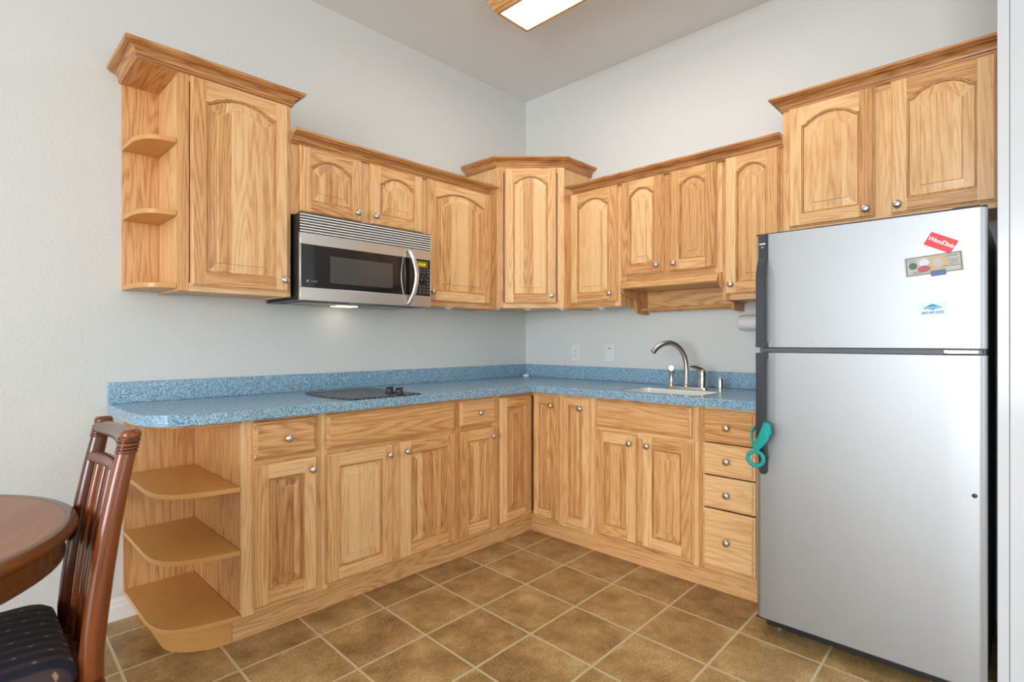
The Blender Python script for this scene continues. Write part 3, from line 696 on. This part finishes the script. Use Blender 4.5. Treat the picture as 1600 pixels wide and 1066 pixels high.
# ------------------------------------------------------------------ cooktop
ck = empty('cooktop', (-1.655, -0.385, ZW)); tag(ck, 'black glass electric cooktop set on the blue countertop', 'cooktop')
m = MB(); P = [(-0.193, 0.215), (0.193, 0.215)] + [(0.193 , -0.235)]
P = [(-0.193, 0.22), (0.195, 0.24), (0.190, -0.24)] + [(-0.193 - 0.02 * math.sin(PI * i / 12) * 1.4, -0.24 + 0.46 * i / 12) for i in range(0, 12)]
m.loft([[(x, y, 0) for x, y in P], [(x, y, 0.005) for x, y in P], [(x * 0.99, y * 0.99, 0.007) for x, y in P]]); m.build('glass_top', CKT, ck, angle=30)
for i, (x, y) in enumerate(((0.085, -0.125), (0.093, -0.195))):
    m = MB(); T = Matrix.Translation((x, y, 0.0072))
    m.lathe([(0.023, 0), (0.023, 0.006), (0.019, 0.008), (0.017, 0.022), (0.012, 0.026), (0, 0.026)], 20, T); m.box(x - 0.018, x + 0.018, y - 0.004, y + 0.004, 0.028, 0.038); m.build('control_knob', BLACK, ck, bevel=0.001, angle=50)
m = MB()
for (x, y, r) in ((-0.03, 0.11, 0.085), (-0.07, -0.11, 0.10)):
    n = 40; 
    m.piece()
    for i in range(n):
        a, b = 2 * PI * i / n, 2 * PI * (i + 1) / n
        m.face([(x + r * math.cos(a), y + r * math.sin(a), 0.0073), (x + r * math.cos(b), y + r * math.sin(b), 0.0073), (x + (r - 0.003) * math.cos(b), y + (r - 0.003) * math.sin(b), 0.0073), (x + (r - 0.003) * math.cos(a), y + (r - 0.003) * math.sin(a), 0.0073)])
m.build('burner_marking', GREYINK, ck)

# ------------------------------------------------------------------ microwave over the range
mw = empty('microwave', (-1.974, 0, 1.385)); tag(mw, 'stainless and black over-range microwave mounted between oak wall cabinets', 'microwave')
W = 0.7575; FY = -0.385
MB().box(0.002, W - 0.002, FY + 0.018, -0.002, 0.012, 0.4085).build('housing', BLACK, mw, bevel=0.003)
m = MB(); m.box(0, W, FY + 0.002, FY + 0.017, 0.317, 0.4085); m.build('vent_backing', BLACK, mw)
m = MB()
for i in range(7):
    z = 0.3195 + i * 0.0128
    m.piece(); m.loft([[(x, y, zz) for y, zz in ((FY + 0.0015, z), (FY - 0.004, z), (FY - 0.0048, z + 0.0008), (FY - 0.0048, z + 0.0052), (FY - 0.004, z + 0.0058), (FY + 0.0015, z + 0.0058))] for x in (0.0, W)])
m.build('vent_grille', plain('bright_grille', (0.9, 0.89, 0.87), 0.4, 0.3), mw, angle=30)
DW = 0.632
m = MB(); m.box(0, DW, FY, FY + 0.016, 0.262, 0.316); m.box(0, DW, FY, FY + 0.016, 0.0, 0.060); m.box(0, 0.006, FY, FY + 0.016, 0.060, 0.262)
dr = m.build('door', MWSTEEL, mw, bevel=0.0015)
MB().box(0.006, DW, FY + 0.002, FY + 0.015, 0.0605, 0.2615).build('door_glass', BLACKG, dr)
MB().box(0.150, 0.505, FY + 0.0005, FY + 0.0015, 0.088, 0.218).build('door_window', GREYG, dr)
m = MB(); m.tube([(0.572 - 0.014 * math.sin(PI * i / 10), FY - 0.001, 0.062 + 0.199 * i / 10) for i in range(11)], 0.0018, 8); m.build('door_trim_arc', MWSTEEL, dr)
text_mesh('door_logo', 'Profile', 0.012, GREYINK, dr, Matrix.Translation((0.070, FY + 0.0015, 0.090)) @ Matrix.Rotation(R(90), 4, 'X'))
MB().lathe([(0.006, 0), (0.006, 0.0006), (0, 0.0006)], 16, Matrix.Translation((0.038, FY + 0.0018, 0.090)) @ Matrix.Rotation(R(90), 4, 'X')).build('logo_disc', GREYINK, dr)
m = MB(); HP = [(0.600, FY - 0.001, 0.010), (0.606, FY - 0.014, 0.018), (0.620, FY - 0.030, 0.070), (0.628, FY - 0.040, 0.125), (0.630, FY - 0.043, 0.165), (0.627, FY - 0.040, 0.205), (0.618, FY - 0.030, 0.255), (0.604, FY - 0.014, 0.300), (0.598, FY - 0.001, 0.308)]
m.tube(HP, [0.010, 0.014, 0.015, 0.0155, 0.0155, 0.0155, 0.015, 0.012, 0.006], 14, flat=0.65, up=(1, 0, 0)); m.build('handle', plain('satin_handle', (0.72, 0.71, 0.70), 0.3, 0.9), dr, angle=70)
m = MB(); m.box(DW + 0.001, W, FY, FY + 0.016, 0.262, 0.316); m.box(DW + 0.001, W, FY, FY + 0.016, 0.0, 0.060); m.box(W - 0.004, W, FY, FY + 0.016, 0.060, 0.262)
m.build('side_frame', MWSTEEL, mw, bevel=0.0015)
cp = MB().box(DW + 0.001, W - 0.0045, FY + 0.001, FY + 0.015, 0.0605, 0.2615).build('control_panel', BLACK, mw)
MB().box(DW + 0.022, W - 0.024, FY, FY + 0.0008, 0.218, 0.252).build('display', OLIVE, cp)
text_mesh('display_digits', '11:14', 0.022, AMBER, cp, Matrix.Translation((DW + 0.061, FY - 0.0003, 0.234)) @ Matrix.Rotation(R(90), 4, 'X'))
MB().lathe([(0.021, 0), (0.020, 0.012), (0.016, 0.015), (0, 0.015)], 24, Matrix.Translation((DW + 0.064, FY + 0.001, 0.150)) @ Matrix.Rotation(R(90), 4, 'X')).build('dial', BLACKG, cp, angle=50)
m = MB()
for r_, zz in enumerate((0.204, 0.190, 0.110, 0.094, 0.078)):
    for k in range(4): x = DW + 0.018 + k * 0.027; m.box(x, x + 0.013, FY + 0.0002, FY + 0.0008, zz, zz + 0.0035)
for zz in (0.172, 0.150, 0.128):
    for x in (DW + 0.014, DW + 0.100): m.box(x, x + 0.011, FY + 0.0002, FY + 0.0008, zz, zz + 0.003)
m.build('button_legends', GREYINK, cp)
# underside with filters and lamp
MB().box(0.0, W, FY + 0.02, -0.002, 0.0, 0.0115).build('underside_pan', BLACK, mw, bevel=0.002)
FILT = plain('filter_mesh', (0.25, 0.25, 0.25), 0.35, 1.0)
for a, b in ((0.05, 0.30), (0.46, 0.71)): MB().box(a, b, -0.30, -0.06, -0.004, -0.0003).build('grease_filter', FILT, mw, bevel=0.001)
MB().box(0.32, 0.44, -0.14, -0.06, -0.004, -0.0003).build('cooktop_lamp', MWLAMP, mw)

# ------------------------------------------------------------------ under-cabinet puck lights
pk = MB(); pk.lathe([(0.0, 0.0), (0.013, 0.0), (0.016, 0.004), (0.024, 0.006), (0.028, 0.010), (0.028, 0.018), (0.0, 0.018)], 20)
pk0 = pk.build('puck_light', LENS, angle=40)
PL = [(-0.985, -0.26, 1.3875, 'unlit round puck light under wall cabinet nearest the microwave'), (-0.600, -0.285, 1.3975, 'unlit round puck light at left edge below the corner cabinet'), (-0.425, -0.41, 1.3975, 'unlit round puck light under middle of the corner cabinet'), (-0.285, -0.590, 1.3975, 'unlit round puck light at right edge below the corner cabinet'), (-0.26, -0.885, 1.3925, 'unlit round puck light under the wall cabinet left of the plate shelf')]
for i, (x, y, z, lab) in enumerate(PL):
    o = pk0 if i == 0 else pk0.copy()
    if i: COL.objects.link(o)
    o.location = (x, y, z); tag(o, lab, 'light', 'puck lights under the wall cabinets')

# ------------------------------------------------------------------ outlet, switch, paper-towel holder
def plate(name, y, z, label, cat):
    e = empty(name, (0, y, z), RZ); tag(e, label, cat)
    m = MB(); P = rrect(-0.035, 0.035, -0.057, 0.057, 0.004, 3)
    m.loft([[(x, -0.0005, zz) for x, zz in P], [(x, -0.004, zz) for x, zz in P], [(x * 0.93, -0.006, zz * 0.95) for x, zz in P]]); m.build('cover_plate', WHITEP, e, angle=30)
    return e
e = plate('electrical_outlet', -0.484, 1.108, 'white electrical outlet on the wall, nearer the corner', 'outlet')
MB().box(-0.017, 0.017, -0.0085, -0.0062, -0.034, 0.034).build('socket_insert', WHITEP, e, bevel=0.001)
m = MB()
for zc in (-0.017, 0.017):
    m.box(-0.009, -0.0065, -0.0092, -0.0087, zc - 0.002, zc + 0.007); m.box(0.006, 0.0085, -0.0092, -0.0087, zc - 0.001, zc + 0.006); m.box(-0.0025, 0.0025, -0.0092, -0.0087, zc - 0.010, zc - 0.005)
m.build('socket_slots', SLOT, e)
e = plate('light_switch', -0.771, 1.107, 'white rocker light switch on the wall left of the faucet', 'light switch')
m = MB(); m.piece(); m.loft([[(x, y, z) for y, z in ((-0.0062, -0.034), (-0.0075, -0.034), (-0.0085, 0.0), (-0.011, 0.030), (-0.0062, 0.034))] for x in (-0.017, 0.017)]); m.build('rocker', WHITEP, e, angle=20)
MB().box(-0.012, 0.012, -0.0075, -0.0063, 0.0355, 0.0395).build('indicator_slot', SLOT, e)
e = empty('paper_towel_holder', (-0.075, -1.665, 1.295), 0); tag(e, 'white rounded paper towel roll on wall, half hidden by the refrigerator', 'paper towel roll')
MYR = Matrix.Rotation(R(90), 4, 'X')
m = MB(); m.lathe([(0.010, 0.0), (0.032, 0.0), (0.038, 0.004), (0.041, 0.012), (0.041, 0.255), (0.038, 0.262), (0.010, 0.262)], 28, MYR); m.build('roll', WHITEP, e, angle=50)
MB().box(-0.012, 0.0745, -0.2695, -0.2635, -0.014, 0.014).build('holder_arm', WHITEP, e, bevel=0.003); MB().box(-0.012, 0.0745, 0.001, 0.006, -0.014, 0.014).build('holder_arm', WHITEP, e, bevel=0.003)

# ------------------------------------------------------------------ refrigerator (local x -> -Y world, -y -> -X world)
fr = empty('refrigerator', (0, -2.012, 0), RZ); tag(fr, 'stainless top-freezer refrigerator with black handles standing on the tile floor', 'refrigerator')
FW = 0.713
CASEM = paint('textured_dark_case', srgb(92, 92, 100), 0.4, 300, 0.4, 0.001, 0.5)
MB().box(0.004, FW - 0.004, -0.725, -0.05, 0.03, 1.598).build('case', CASEM, fr, bevel=0.004)
MB().box(0.02, FW - 0.02, -0.735, -0.7255, 0.012, 0.062).build('kick_grille', BLACK, fr)
def fdoor(z0, z1):
    m = MB(); r = 0.022; n = 6; P = [(0, -0.738)]
    for i in range(n + 1): t = R(180 + 90 * i / n); P.append((r + r * math.cos(t), -0.802 + r + r * math.sin(t)))
    for i in range(n + 1): t = R(270 + 90 * i / n); P.append((FW - r + r * math.cos(t), -0.802 + r + r * math.sin(t)))
    # slightly bowed front
    Q = []
    for i in range(9): Q.append((r + (FW - 2 * r) * i / 8, -0.802))
    P = P[:n + 1] + Q + P[n + 3:] + [(FW, -0.738)]
    m.piece(); m.prism(P, z0, z1)
    return m.build('door', FRIDGEM, fr, bevel=0.002, angle=50)
fz = fdoor(1.166, 1.625); fd = fdoor(0.064, 1.146)
fz['label'] = 'upper freezer door'; fd['label'] = 'lower refrigerator door'
MB().box(0.006, FW - 0.006, -0.737, -0.7255, 0.066, 1.622).build('door_gasket', BLACK, fr)
m = MB(); m.box(0.012, FW - 0.012, -0.790, -0.738, 1.1475, 1.1645); m.build('mullion', CASEM, fr)
def cap(d, z0, z1): 
    o = MB().box(0.0, FW, -0.800, -0.739, z0, z1).build('edge_cap', BLACK, d, bevel=0.001); return o
cap(fz, 1.6255, 1.629); cap(fd, 0.060, 0.0635)
MB().box(FW - 0.11, FW - 0.02, -0.800, -0.791, 1.1500, 1.1620).build('hinge', CHROME, fr, bevel=0.002)
m = MB(); m.box(FW - 0.09, FW - 0.02, -0.76, -0.66, 1.630, 1.640); m.build('hinge_cover', BLACK, fr, bevel=0.003)
for x in (0.06, FW - 0.10):
    MB().lathe([(0.018, 0.0005), (0.018, 0.012), (0.008, 0.014), (0.008, 0.03)], 14, Matrix.Translation((x, -0.70, 0))).build('foot', NICKEL, fr)
def handle(door_, pts, name='handle'):
    """pts: (z, out, width, centre x) - flat bar that bows away from the door"""
    m = MB(); loops = []
    for z, o_, wd, xc, th in pts:
        y = -0.8025 - o_; loops.append([(xc - wd / 2, y, z), (xc - wd / 2 + 0.005, y - th, z), (xc + wd / 2 - 0.005, y - th, z), (xc + wd / 2, y, z)])
    m.loft(loops); return m.build(name, HANDLEB, door_, angle=35, bevel=0.0015)
xc = 0.030
handle(fz, [(1.168, 0.000, 0.040, xc, 0.046), (1.182, 0.000, 0.040, xc, 0.046), (1.190, 0.028, 0.038, xc, 0.018), (1.46, 0.028, 0.038, xc, 0.018), (1.50, 0.018, 0.038, xc, 0.016), (1.525, 0.004, 0.038, xc, 0.012), (1.535, 0.0, 0.038, xc, 0.012), (1.626, 0.0, 0.038, xc, 0.012)])
handle(fd, [(1.144, 0.000, 0.040, xc, 0.046), (1.130, 0.000, 0.040, xc, 0.046), (1.122, 0.028, 0.038, xc, 0.018), (0.80, 0.028, 0.038, xc, 0.018), (0.745, 0.014, 0.038, xc, 0.014), (0.715, 0.002, 0.038, xc, 0.012), (0.700, 0.0, 0.038, xc, 0.012), (0.665, 0.0, 0.036, xc, 0.012), (0.655, 0.0, 0.026, xc, 0.010), (0.651, 0.0, 0.012, xc, 0.006)])
GRIP_SHADE = plain('grip_shade_steel', (0.33, 0.34, 0.35), 0.4, 0.7)  # flat strip, shading of the grip hollow put into its darker colour
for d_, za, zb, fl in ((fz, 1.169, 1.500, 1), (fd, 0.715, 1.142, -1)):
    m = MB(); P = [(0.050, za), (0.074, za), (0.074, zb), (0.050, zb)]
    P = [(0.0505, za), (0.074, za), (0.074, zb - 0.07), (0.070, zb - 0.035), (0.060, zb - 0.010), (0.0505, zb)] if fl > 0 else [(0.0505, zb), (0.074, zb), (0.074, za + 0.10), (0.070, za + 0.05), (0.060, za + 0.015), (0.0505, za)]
    m.loft([[(x, -0.8022, z) for x, z in P], [(x, -0.8034, z) for x, z in P]]); m.build('grip_shade_strip', GRIP_SHADE, d_, smooth=False)
MB().box(xc - 0.012, xc + 0.012, -0.8152, -0.8147, 1.583, 1.588).build('badge_line', WHITEINK, fz)
text_mesh('badge_letters', 'GE', 0.008, WHITEINK, fz, Matrix.Translation((xc, -0.8149, 1.572)) @ Matrix.Rotation(R(90), 4, 'X'))
MB().lathe([(0.007, 0), (0.007, 0.003), (0.004, 0.0045), (0, 0.0045)], 16, Matrix.Translation((0.683, -0.8022, 0.692)) @ Matrix.Rotation(R(90), 4, 'X')).build('hinge_hole_plug', BLACK, fd)

# --- things held on the freezer door by magnets; local plane: x across, z up, on the door front
def flat(name, yw, zc, ang, label, cat, off=0.0):
    e = empty(name, (-0.8025 - off, yw, zc)); e.rotation_euler = (0, 0, RZ)
    e.matrix_world = Matrix.Translation((-0.8025 - off, yw, zc)) @ Matrix.Rotation(RZ, 4, 'Z') @ Matrix.Rotation(R(ang), 4, 'Y')
    tag(e, label, cat); return e
def txt(p, nm, s, size, mat, x, z, y, **k): return text_mesh(nm, s, size, mat, p, Matrix.Translation((x, y, z)) @ Matrix.Rotation(R(90), 4, 'X'), **k)
e = flat('banknote', -2.589, 1.451, -4.5, 'novelty banknote stuck to the freezer door under the red card', 'banknote', 0.0)
m = MB(); m.box(-0.078, 0.078, -0.0006, -0.0001, -0.033, 0.033); m.build('paper', BILL, e)
m = MB()
for q in ((-0.074, 0.074, 0.028, 0.030), (-0.074, 0.074, -0.030, -0.028), (-0.074, -0.0715, -0.028, 0.028), (0.0715, 0.074, -0.028, 0.028)): m.box(q[0], q[1], -0.0009, -0.0006, q[2], q[3])
m.build('border', BILLD, e)
m = MB(); T = Matrix.Translation((0.008, -0.0006, 0.002)) @ Matrix.Rotation(R(90), 4, 'X'); m.lathe([(0.034, 0), (0.034, 0.0004), (0, 0.0004)], 28, T, sy=0.75); m.build('portrait_oval', TAN, e)
m = MB(); T = Matrix.Translation((-0.055, -0.0006, 0.002)) @ Matrix.Rotation(R(90), 4, 'X'); m.lathe([(0.012, 0), (0.012, 0.0004), (0.007, 0.0004), (0.007, 0.0002), (0, 0.0002)], 24, T); m.build('seal', GREENSEAL, e)
m = MB(); T = Matrix.Translation((-0.026, -0.0010, -0.012)) @ Matrix.Rotation(R(90), 4, 'X'); m.lathe([(0.018, 0), (0.018, 0.0003), (0, 0.0003)], 20, T, sy=0.6); m.build('rose_print', ROSE, e)
m = MB(); T = Matrix.Translation((-0.024, -0.0010, 0.009)) @ Matrix.Rotation(R(90), 4, 'X'); m.lathe([(0.014, 0), (0.014, 0.0003), (0, 0.0003)], 20, T, sy=0.9); m.build('pale_print', PALE, e)
m = MB()
for k_ in range(6): m.box(0.040, 0.068 - 0.004 * (k_ % 2), -0.0009, -0.0006, 0.010 - k_ * 0.0032, 0.0108 - k_ * 0.0032)
m.build('fine_print', BILLD, e)
m = MB()
for k_ in range(4): m.box(-0.070, -0.046, -0.0009, -0.0006, 0.024 - k_ * 0.0024, 0.0246 - k_ * 0.0024)
m.build('fine_print', BILLD, e)
m = MB(); T = Matrix.Translation((0.012, -0.0010, 0.004)) @ Matrix.Rotation(R(90), 4, 'X'); m.lathe([(0.013, 0), (0.013, 0.0003), (0, 0.0003)], 20, T, sy=1.2); m.build('pale_print', BILL, e)
txt(e, 'numerals', '1,000,000', 0.009, BILLD, -0.046, -0.022, -0.0008); txt(e, 'numerals', '1,000,000', 0.009, BILLD, 0.048, 0.021, -0.0008); txt(e, 'numerals', 'ONE MILLION', 0.0075, BILLD, 0.048, -0.012, -0.0008)
e = flat('store_card', -2.609, 1.521, 29, 'tilted red card with white lettering on the freezer door', 'card', 0.0014)
m = MB(); P = rrect(-0.0405, 0.0405, -0.0225, 0.0225, 0.002, 3); m.loft([[(x, -0.0001, z) for x, z in P], [(x, -0.0012, z) for x, z in P]]); m.build('card', RED, e, smooth=False)
txt(e, 'lettering', 'Winn', 0.0185, WHITEINK, -0.0200, 0.001, -0.0014, bold=0.0003, shear=0.2, space=0.9); txt(e, 'lettering', 'Dixie', 0.0185, WHITEINK, 0.0205, 0.001, -0.0014, bold=0.0003, shear=0.2, space=0.88)
m = MB(); m.piece(); m.loft([[(x, y, z) for x, z in ((-0.0005, 0.001), (0.001, -0.007), (0.0075, 0.010), (0.0055, 0.010), (0.001, -0.002))] for y in (-0.0013, -0.0017)]); m.build('check_mark', WHITEINK, e, smooth=False)
e = flat('blue_magnet', -2.603, 1.421, -6, 'small plain blue magnet at the lower edge of the banknote', 'magnet', 0.0014)
MB().box(-0.020, 0.020, -0.003, -0.0001, -0.009, 0.009).build('magnet_block', BLUEMAG, e, bevel=0.0006)
e = flat('business_card_magnet', -2.587, 1.301, -3, 'pale blue business card magnet with teal logo and phone number', 'magnet')
MB().box(-0.038, 0.038, -0.0012, -0.0001, -0.022, 0.022).build('card', CARD, e)
m = MB(); m.piece(); m.loft([[(x, y, z) for x, z in ((-0.024, 0.004), (-0.012, 0.0105), (-0.006, 0.015), (0.004, 0.016), (0.012, 0.0105), (0.024, 0.005), (0.022, 0.001), (0.006, -0.001), (0, -0.005), (-0.006, -0.001), (-0.022, 0.0))] for y in (-0.0012, -0.0016)]); m.build('logo', TEALINK, e, smooth=False)
m = MB(); m.piece(); m.loft([[(x, y, z) for x, z in ((-0.020, 0.004), (0.020, 0.0055), (0.020, 0.0035), (-0.020, 0.002))] for y in (-0.0016, -0.0018)]); m.build('logo_band', CARD, e, smooth=False)
txt(e, 'phone_number', '843-307-2552', 0.0105, NAVYINK, 0, -0.013, -0.0014, bold=0.0002)

# --- teal knitted loop on the fridge handle
tl = empty('knitted_loop', (-0.86, -2.035, 0.72)); tag(tl, 'teal knitted loop hanging around the lower refrigerator handle', 'knitted loop')
m = MB()
n = 48; path = []; rad = []
cy, cz, rR = 0.000, 0.004, 0.030
for i in range(n + 1):
    a = 2 * PI * i / n; path.append((-0.010, cy - rR * math.cos(a), cz + rR * 0.95 * math.sin(a))); rad.append(0.0078 + 0.0014 * math.sin(i * 2 * PI / 3.0))
m.tube(path, rad, 10, caps=False); m.build('braided_ring', KNIT, tl, angle=180)
m = MB(); pts = [(-0.008, 0.004, 0.040), (-0.012, -0.012, 0.062), (-0.013, -0.030, 0.090), (-0.010, -0.040, 0.118), (0.006, -0.036, 0.140), (0.022, -0.022, 0.146), (0.036, -0.002, 0.140), (0.036, 0.016, 0.125), (0.020, 0.026, 0.105), (0.005, 0.020, 0.075), (-0.004, 0.010, 0.045)]
wd = [0.012, 0.017, 0.020, 0.020, 0.014, 0.010, 0.009, 0.011, 0.014, 0.013, 0.008]
Pn = []; Wn = []
for i in range(len(pts) - 1):
    for k in range(4):
        t = k / 4; Pn.append(tuple(pts[i][q] * (1 - t) + pts[i + 1][q] * t for q in range(3))); Wn.append((wd[i] * (1 - t) + wd[i + 1] * t) * (1 + 0.08 * ((len(Pn)) % 2)))
Pn.append(pts[-1]); Wn.append(wd[-1])
m.tube(Pn, Wn, 12, flat=0.35, up=(0, -0.6, -0.8)); m.build('knit_band', KNIT, tl, angle=180)

# ------------------------------------------------------------------ ceiling light
cl = empty('ceiling_light', (-0.94, -1.38, H)); tag(cl, 'rectangular ceiling light with oak frame and glowing white diffuser', 'ceiling light')
LX0, LX1, LY0, LY1 = -0.118, 0.118, -0.62, 0.62
def ring_frame(m, prof):
    """prof: (offset outward, z) loop swept round a rectangle"""
    cs = [(LX0, LY0), (LX1, LY0), (LX1, LY1), (LX0, LY1)]; sg = [(-1, -1), (1, -1), (1, 1), (-1, 1)]
    for i in range(4):
        j = (i + 1) % 4; g = Vector((cs[j][0] - cs[i][0], cs[j][1] - cs[i][1], 0)); m.piece(g, tone=0.7)
        a = [(cs[i][0] + sg[i][0] * o_, cs[i][1] + sg[i][1] * o_, z) for o_, z in prof]; b = [(cs[j][0] + sg[j][0] * o_, cs[j][1] + sg[j][1] * o_, z) for o_, z in prof]
        for k in range(len(prof)): l = (k + 1) % len(prof); m.face([a[k], a[l], b[l], b[k]])
m = MB(); ring_frame(m, [(-0.012, -0.088), (-0.012, -0.095), (0.004, -0.095), (0.008, -0.085), (0.018, -0.078), (0.020, -0.066), (0.032, -0.050), (0.040, -0.030), (0.055, -0.018), (0.058, -0.0005), (-0.012, -0.0005)]); m.build('oak_frame', OAK, cl, angle=25)
MB().box(LX0 + 0.0125, LX1 - 0.0125, LY0 + 0.0125, LY1 - 0.0125, -0.090, -0.084).build('diffuser', DIFF, cl)

# ------------------------------------------------------------------ round table
tb = empty('round_table', (-3.351, -0.960, 0)); tag(tb, 'round brown wooden pedestal table at the left edge', 'table')
m = MB(); m.piece((0.5, 1, 0), tone=0.5)
ang = [2 * PI * i / 96 for i in range(96)]
cir = lambda r, z: [(r * math.cos(a), r * math.sin(a), z) for a in ang]
m.loft([cir(0.44, 0.7145), cir(0.462, 0.7395), cir(0.467, 0.740)], (True, True)); m.build('table_top', TBLWOOD, tb, angle=30)
m = MB(); m.piece((0, 0, 1), tone=0.5)
for k in range(96):
    a, b = ang[k], 2 * PI * (k + 1) / 96
    pr = [(0.4675, 0.716), (0.4675, 0.7405), (0.485, 0.7395), (0.492, 0.735), (0.495, 0.728), (0.495, 0.720), (0.492, 0.716), (0.488, 0.710), (0.480, 0.706), (0.470, 0.706)]
    for i in range(len(pr)):
        j = (i + 1) % len(pr)
        m.face([(r_ * math.cos(t), r_ * math.sin(t), z) for (r_, z), t in ((pr[i], a), (pr[i], b), (pr[j], b), (pr[j], a))], [(i * .01, a * .5), (i * .01, b * .5), (j * .01, b * .5), (j * .01, a * .5)])
m.build('edge_rim', TBLEDGE, tb, angle=40)
m = MB(); m.piece((1, 1, 0), tone=0.7); m.lathe([(0.435, 0.7055), (0.462, 0.7055), (0.464, 0.69), (0.464, 0.662), (0.469, 0.657), (0.469, 0.648), (0.458, 0.641), (0.435, 0.641), (0.435, 0.7055)], 96); m.build('apron', TBLEDGE, tb, angle=40)
m = MB(); m.lathe([(0.16, 0.713), (0.15, 0.69), (0.06, 0.64), (0.045, 0.55), (0.07, 0.45), (0.085, 0.36), (0.06, 0.26), (0.075, 0.20), (0.085, 0.12), (0.02, 0.10)], 32); m.build('pedestal', TBLEDGE, tb, angle=60)
for k in range(4):
    a = PI / 4 + k * PI / 2; m = MB(); m.tube([(math.cos(a) * r_, math.sin(a) * r_, z) for r_, z in ((0.05, 0.17), (0.14, 0.15), (0.24, 0.08), (0.30, 0.03))], [0.035, 0.032, 0.027, 0.0285], 12); m.build('foot', TBLEDGE, tb, angle=60)

# ------------------------------------------------------------------ dining chair (faces -x, toward the table)
ch = empty('dining_chair', (-3.09, -1.085, 0)); tag(ch, 'dark glossy wooden chair with slatted back and navy striped seat', 'chair')
def cw(x, y, z): return (x + 3.09, y + 1.085, z)
YA, YB_ = -0.910, -1.264
def post_x(z): return -2.872 + (z - 0.42) * 0.072 + max(0, z - 0.42) ** 2 * 0.14
def post(y, inn):
    m = MB(); zs = [0.0, 0.10, 0.25, 0.40, 0.47, 0.55, 0.65, 0.75, 0.85, 0.92, 0.972]
    x = [-2.835, -2.845, -2.860, -2.868] + [post_x(z) for z in zs[4:]]
    yo = lambda z: y + inn * max(0, z - 0.45) * 0.02
    pp = [cw(x[i], yo(z), z) for i, z in enumerate(zs)]
    m.tube(pp, [0.021, 0.022, 0.023, 0.024, 0.0245, 0.0245, 0.0240, 0.0230, 0.0215, 0.0200, 0.0195], 18, flat=0.9)
    o = m.build('back_post', DKWOOD, ch, angle=60)
    # four wrapped rings at the top
    r = MB()
    for k in range(4):
        z = 0.926 + k * 0.0085; r.piece(); cx = post_x(z); n = 24; pth = [cw(cx + 0.0200 * math.cos(2 * PI * i / n), yo(z) + 0.0190 * math.sin(2 * PI * i / n), z) for i in range(n + 1)]
        r.tube(pth, 0.0040, 8, caps=False)
    r.piece(); r.lathe([(0.0205, 0.956), (0.0225, 0.962), (0.0220, 0.971), (0.017, 0.977), (0, 0.978)], 20, Matrix.Translation(cw(post_x(0.965), yo(0.965), 0)))
    r.build('wrapped_cap', DKWOOD, o, angle=60); return o
post(YA, -1); post(YB_, 1)
def arc_rail(name, z, r_, bow, za=0.0):
    m = MB(); n = 14; pth = []
    for i in range(n + 1):
        t = i / n; pth.append(cw(post_x(z) - 0.001 + bow * math.sin(PI * t), YA - 0.022 + (YB_ - YA + 0.044) * t, z - za * math.sin(PI * t)))
    m.tube(pth, r_, 16); return m.build(name, DKWOOD, ch, angle=60)
arc_rail('top_rail', 0.948, 0.0205, 0.010, -0.004)
arc_rail('middle_rail', 0.868, 0.018, 0.020, 0.0)
for k in range(5):
    y = YA - 0.062 - k * 0.0575; m = MB(); zs = [0.416, 0.56, 0.62, 0.70, 0.78, 0.866]
    b = math.sin(PI * (YA - y) / (YA - YB_))
    m.tube([cw(post_x(z) + 0.016 * b, y, z) for z in zs], 0.0135, 12); m.build('back_slat', DKWOOD, ch, angle=60)
# seat frame, cushion, front legs
def rloop(x0_, x1_, y0_, y1_, r_, z, n=6): return [cw(x, y, z) for x, y in rrect(x0_, x1_, y0_, y1_, r_, n)]
m = MB(); m.piece((1, 0, 0)); m.loft([rloop(-3.30, -2.845, -1.312, -0.868, 0.03, z) for z in (0.375, 0.415)]); m.build('seat_frame', DKWOOD, ch, bevel=0.006)
m = MB()
m.loft([rloop(-3.315 + d_, -2.893 - d_, -1.305 + d_, -0.865 - d_, 0.05, z, 8) for d_, z in ((0.014, 0.4155), (0.004, 0.424), (0.0, 0.438), (0.002, 0.452), (0.008, 0.470), (0.022, 0.484), (0.05, 0.492), (0.10, 0.497), (0.16, 0.499))]); m.build('seat_cushion', FABRIC, ch, angle=80)
for y in (-0.885, -1.295):
    m = MB(); m.tube([cw(-3.27, y, 0), cw(-3.27, y, 0.2), cw(-3.27, y, 0.374)], [0.019, 0.021, 0.023], 14); m.build('front_leg', DKWOOD, ch, angle=60)
for y in (-0.89, -1.29):
    m = MB(); m.tube([cw(-2.862, y, 0.2), cw(-3.26, y, 0.2)], 0.011, 10); m.build('stretcher', DKWOOD, ch, angle=60)
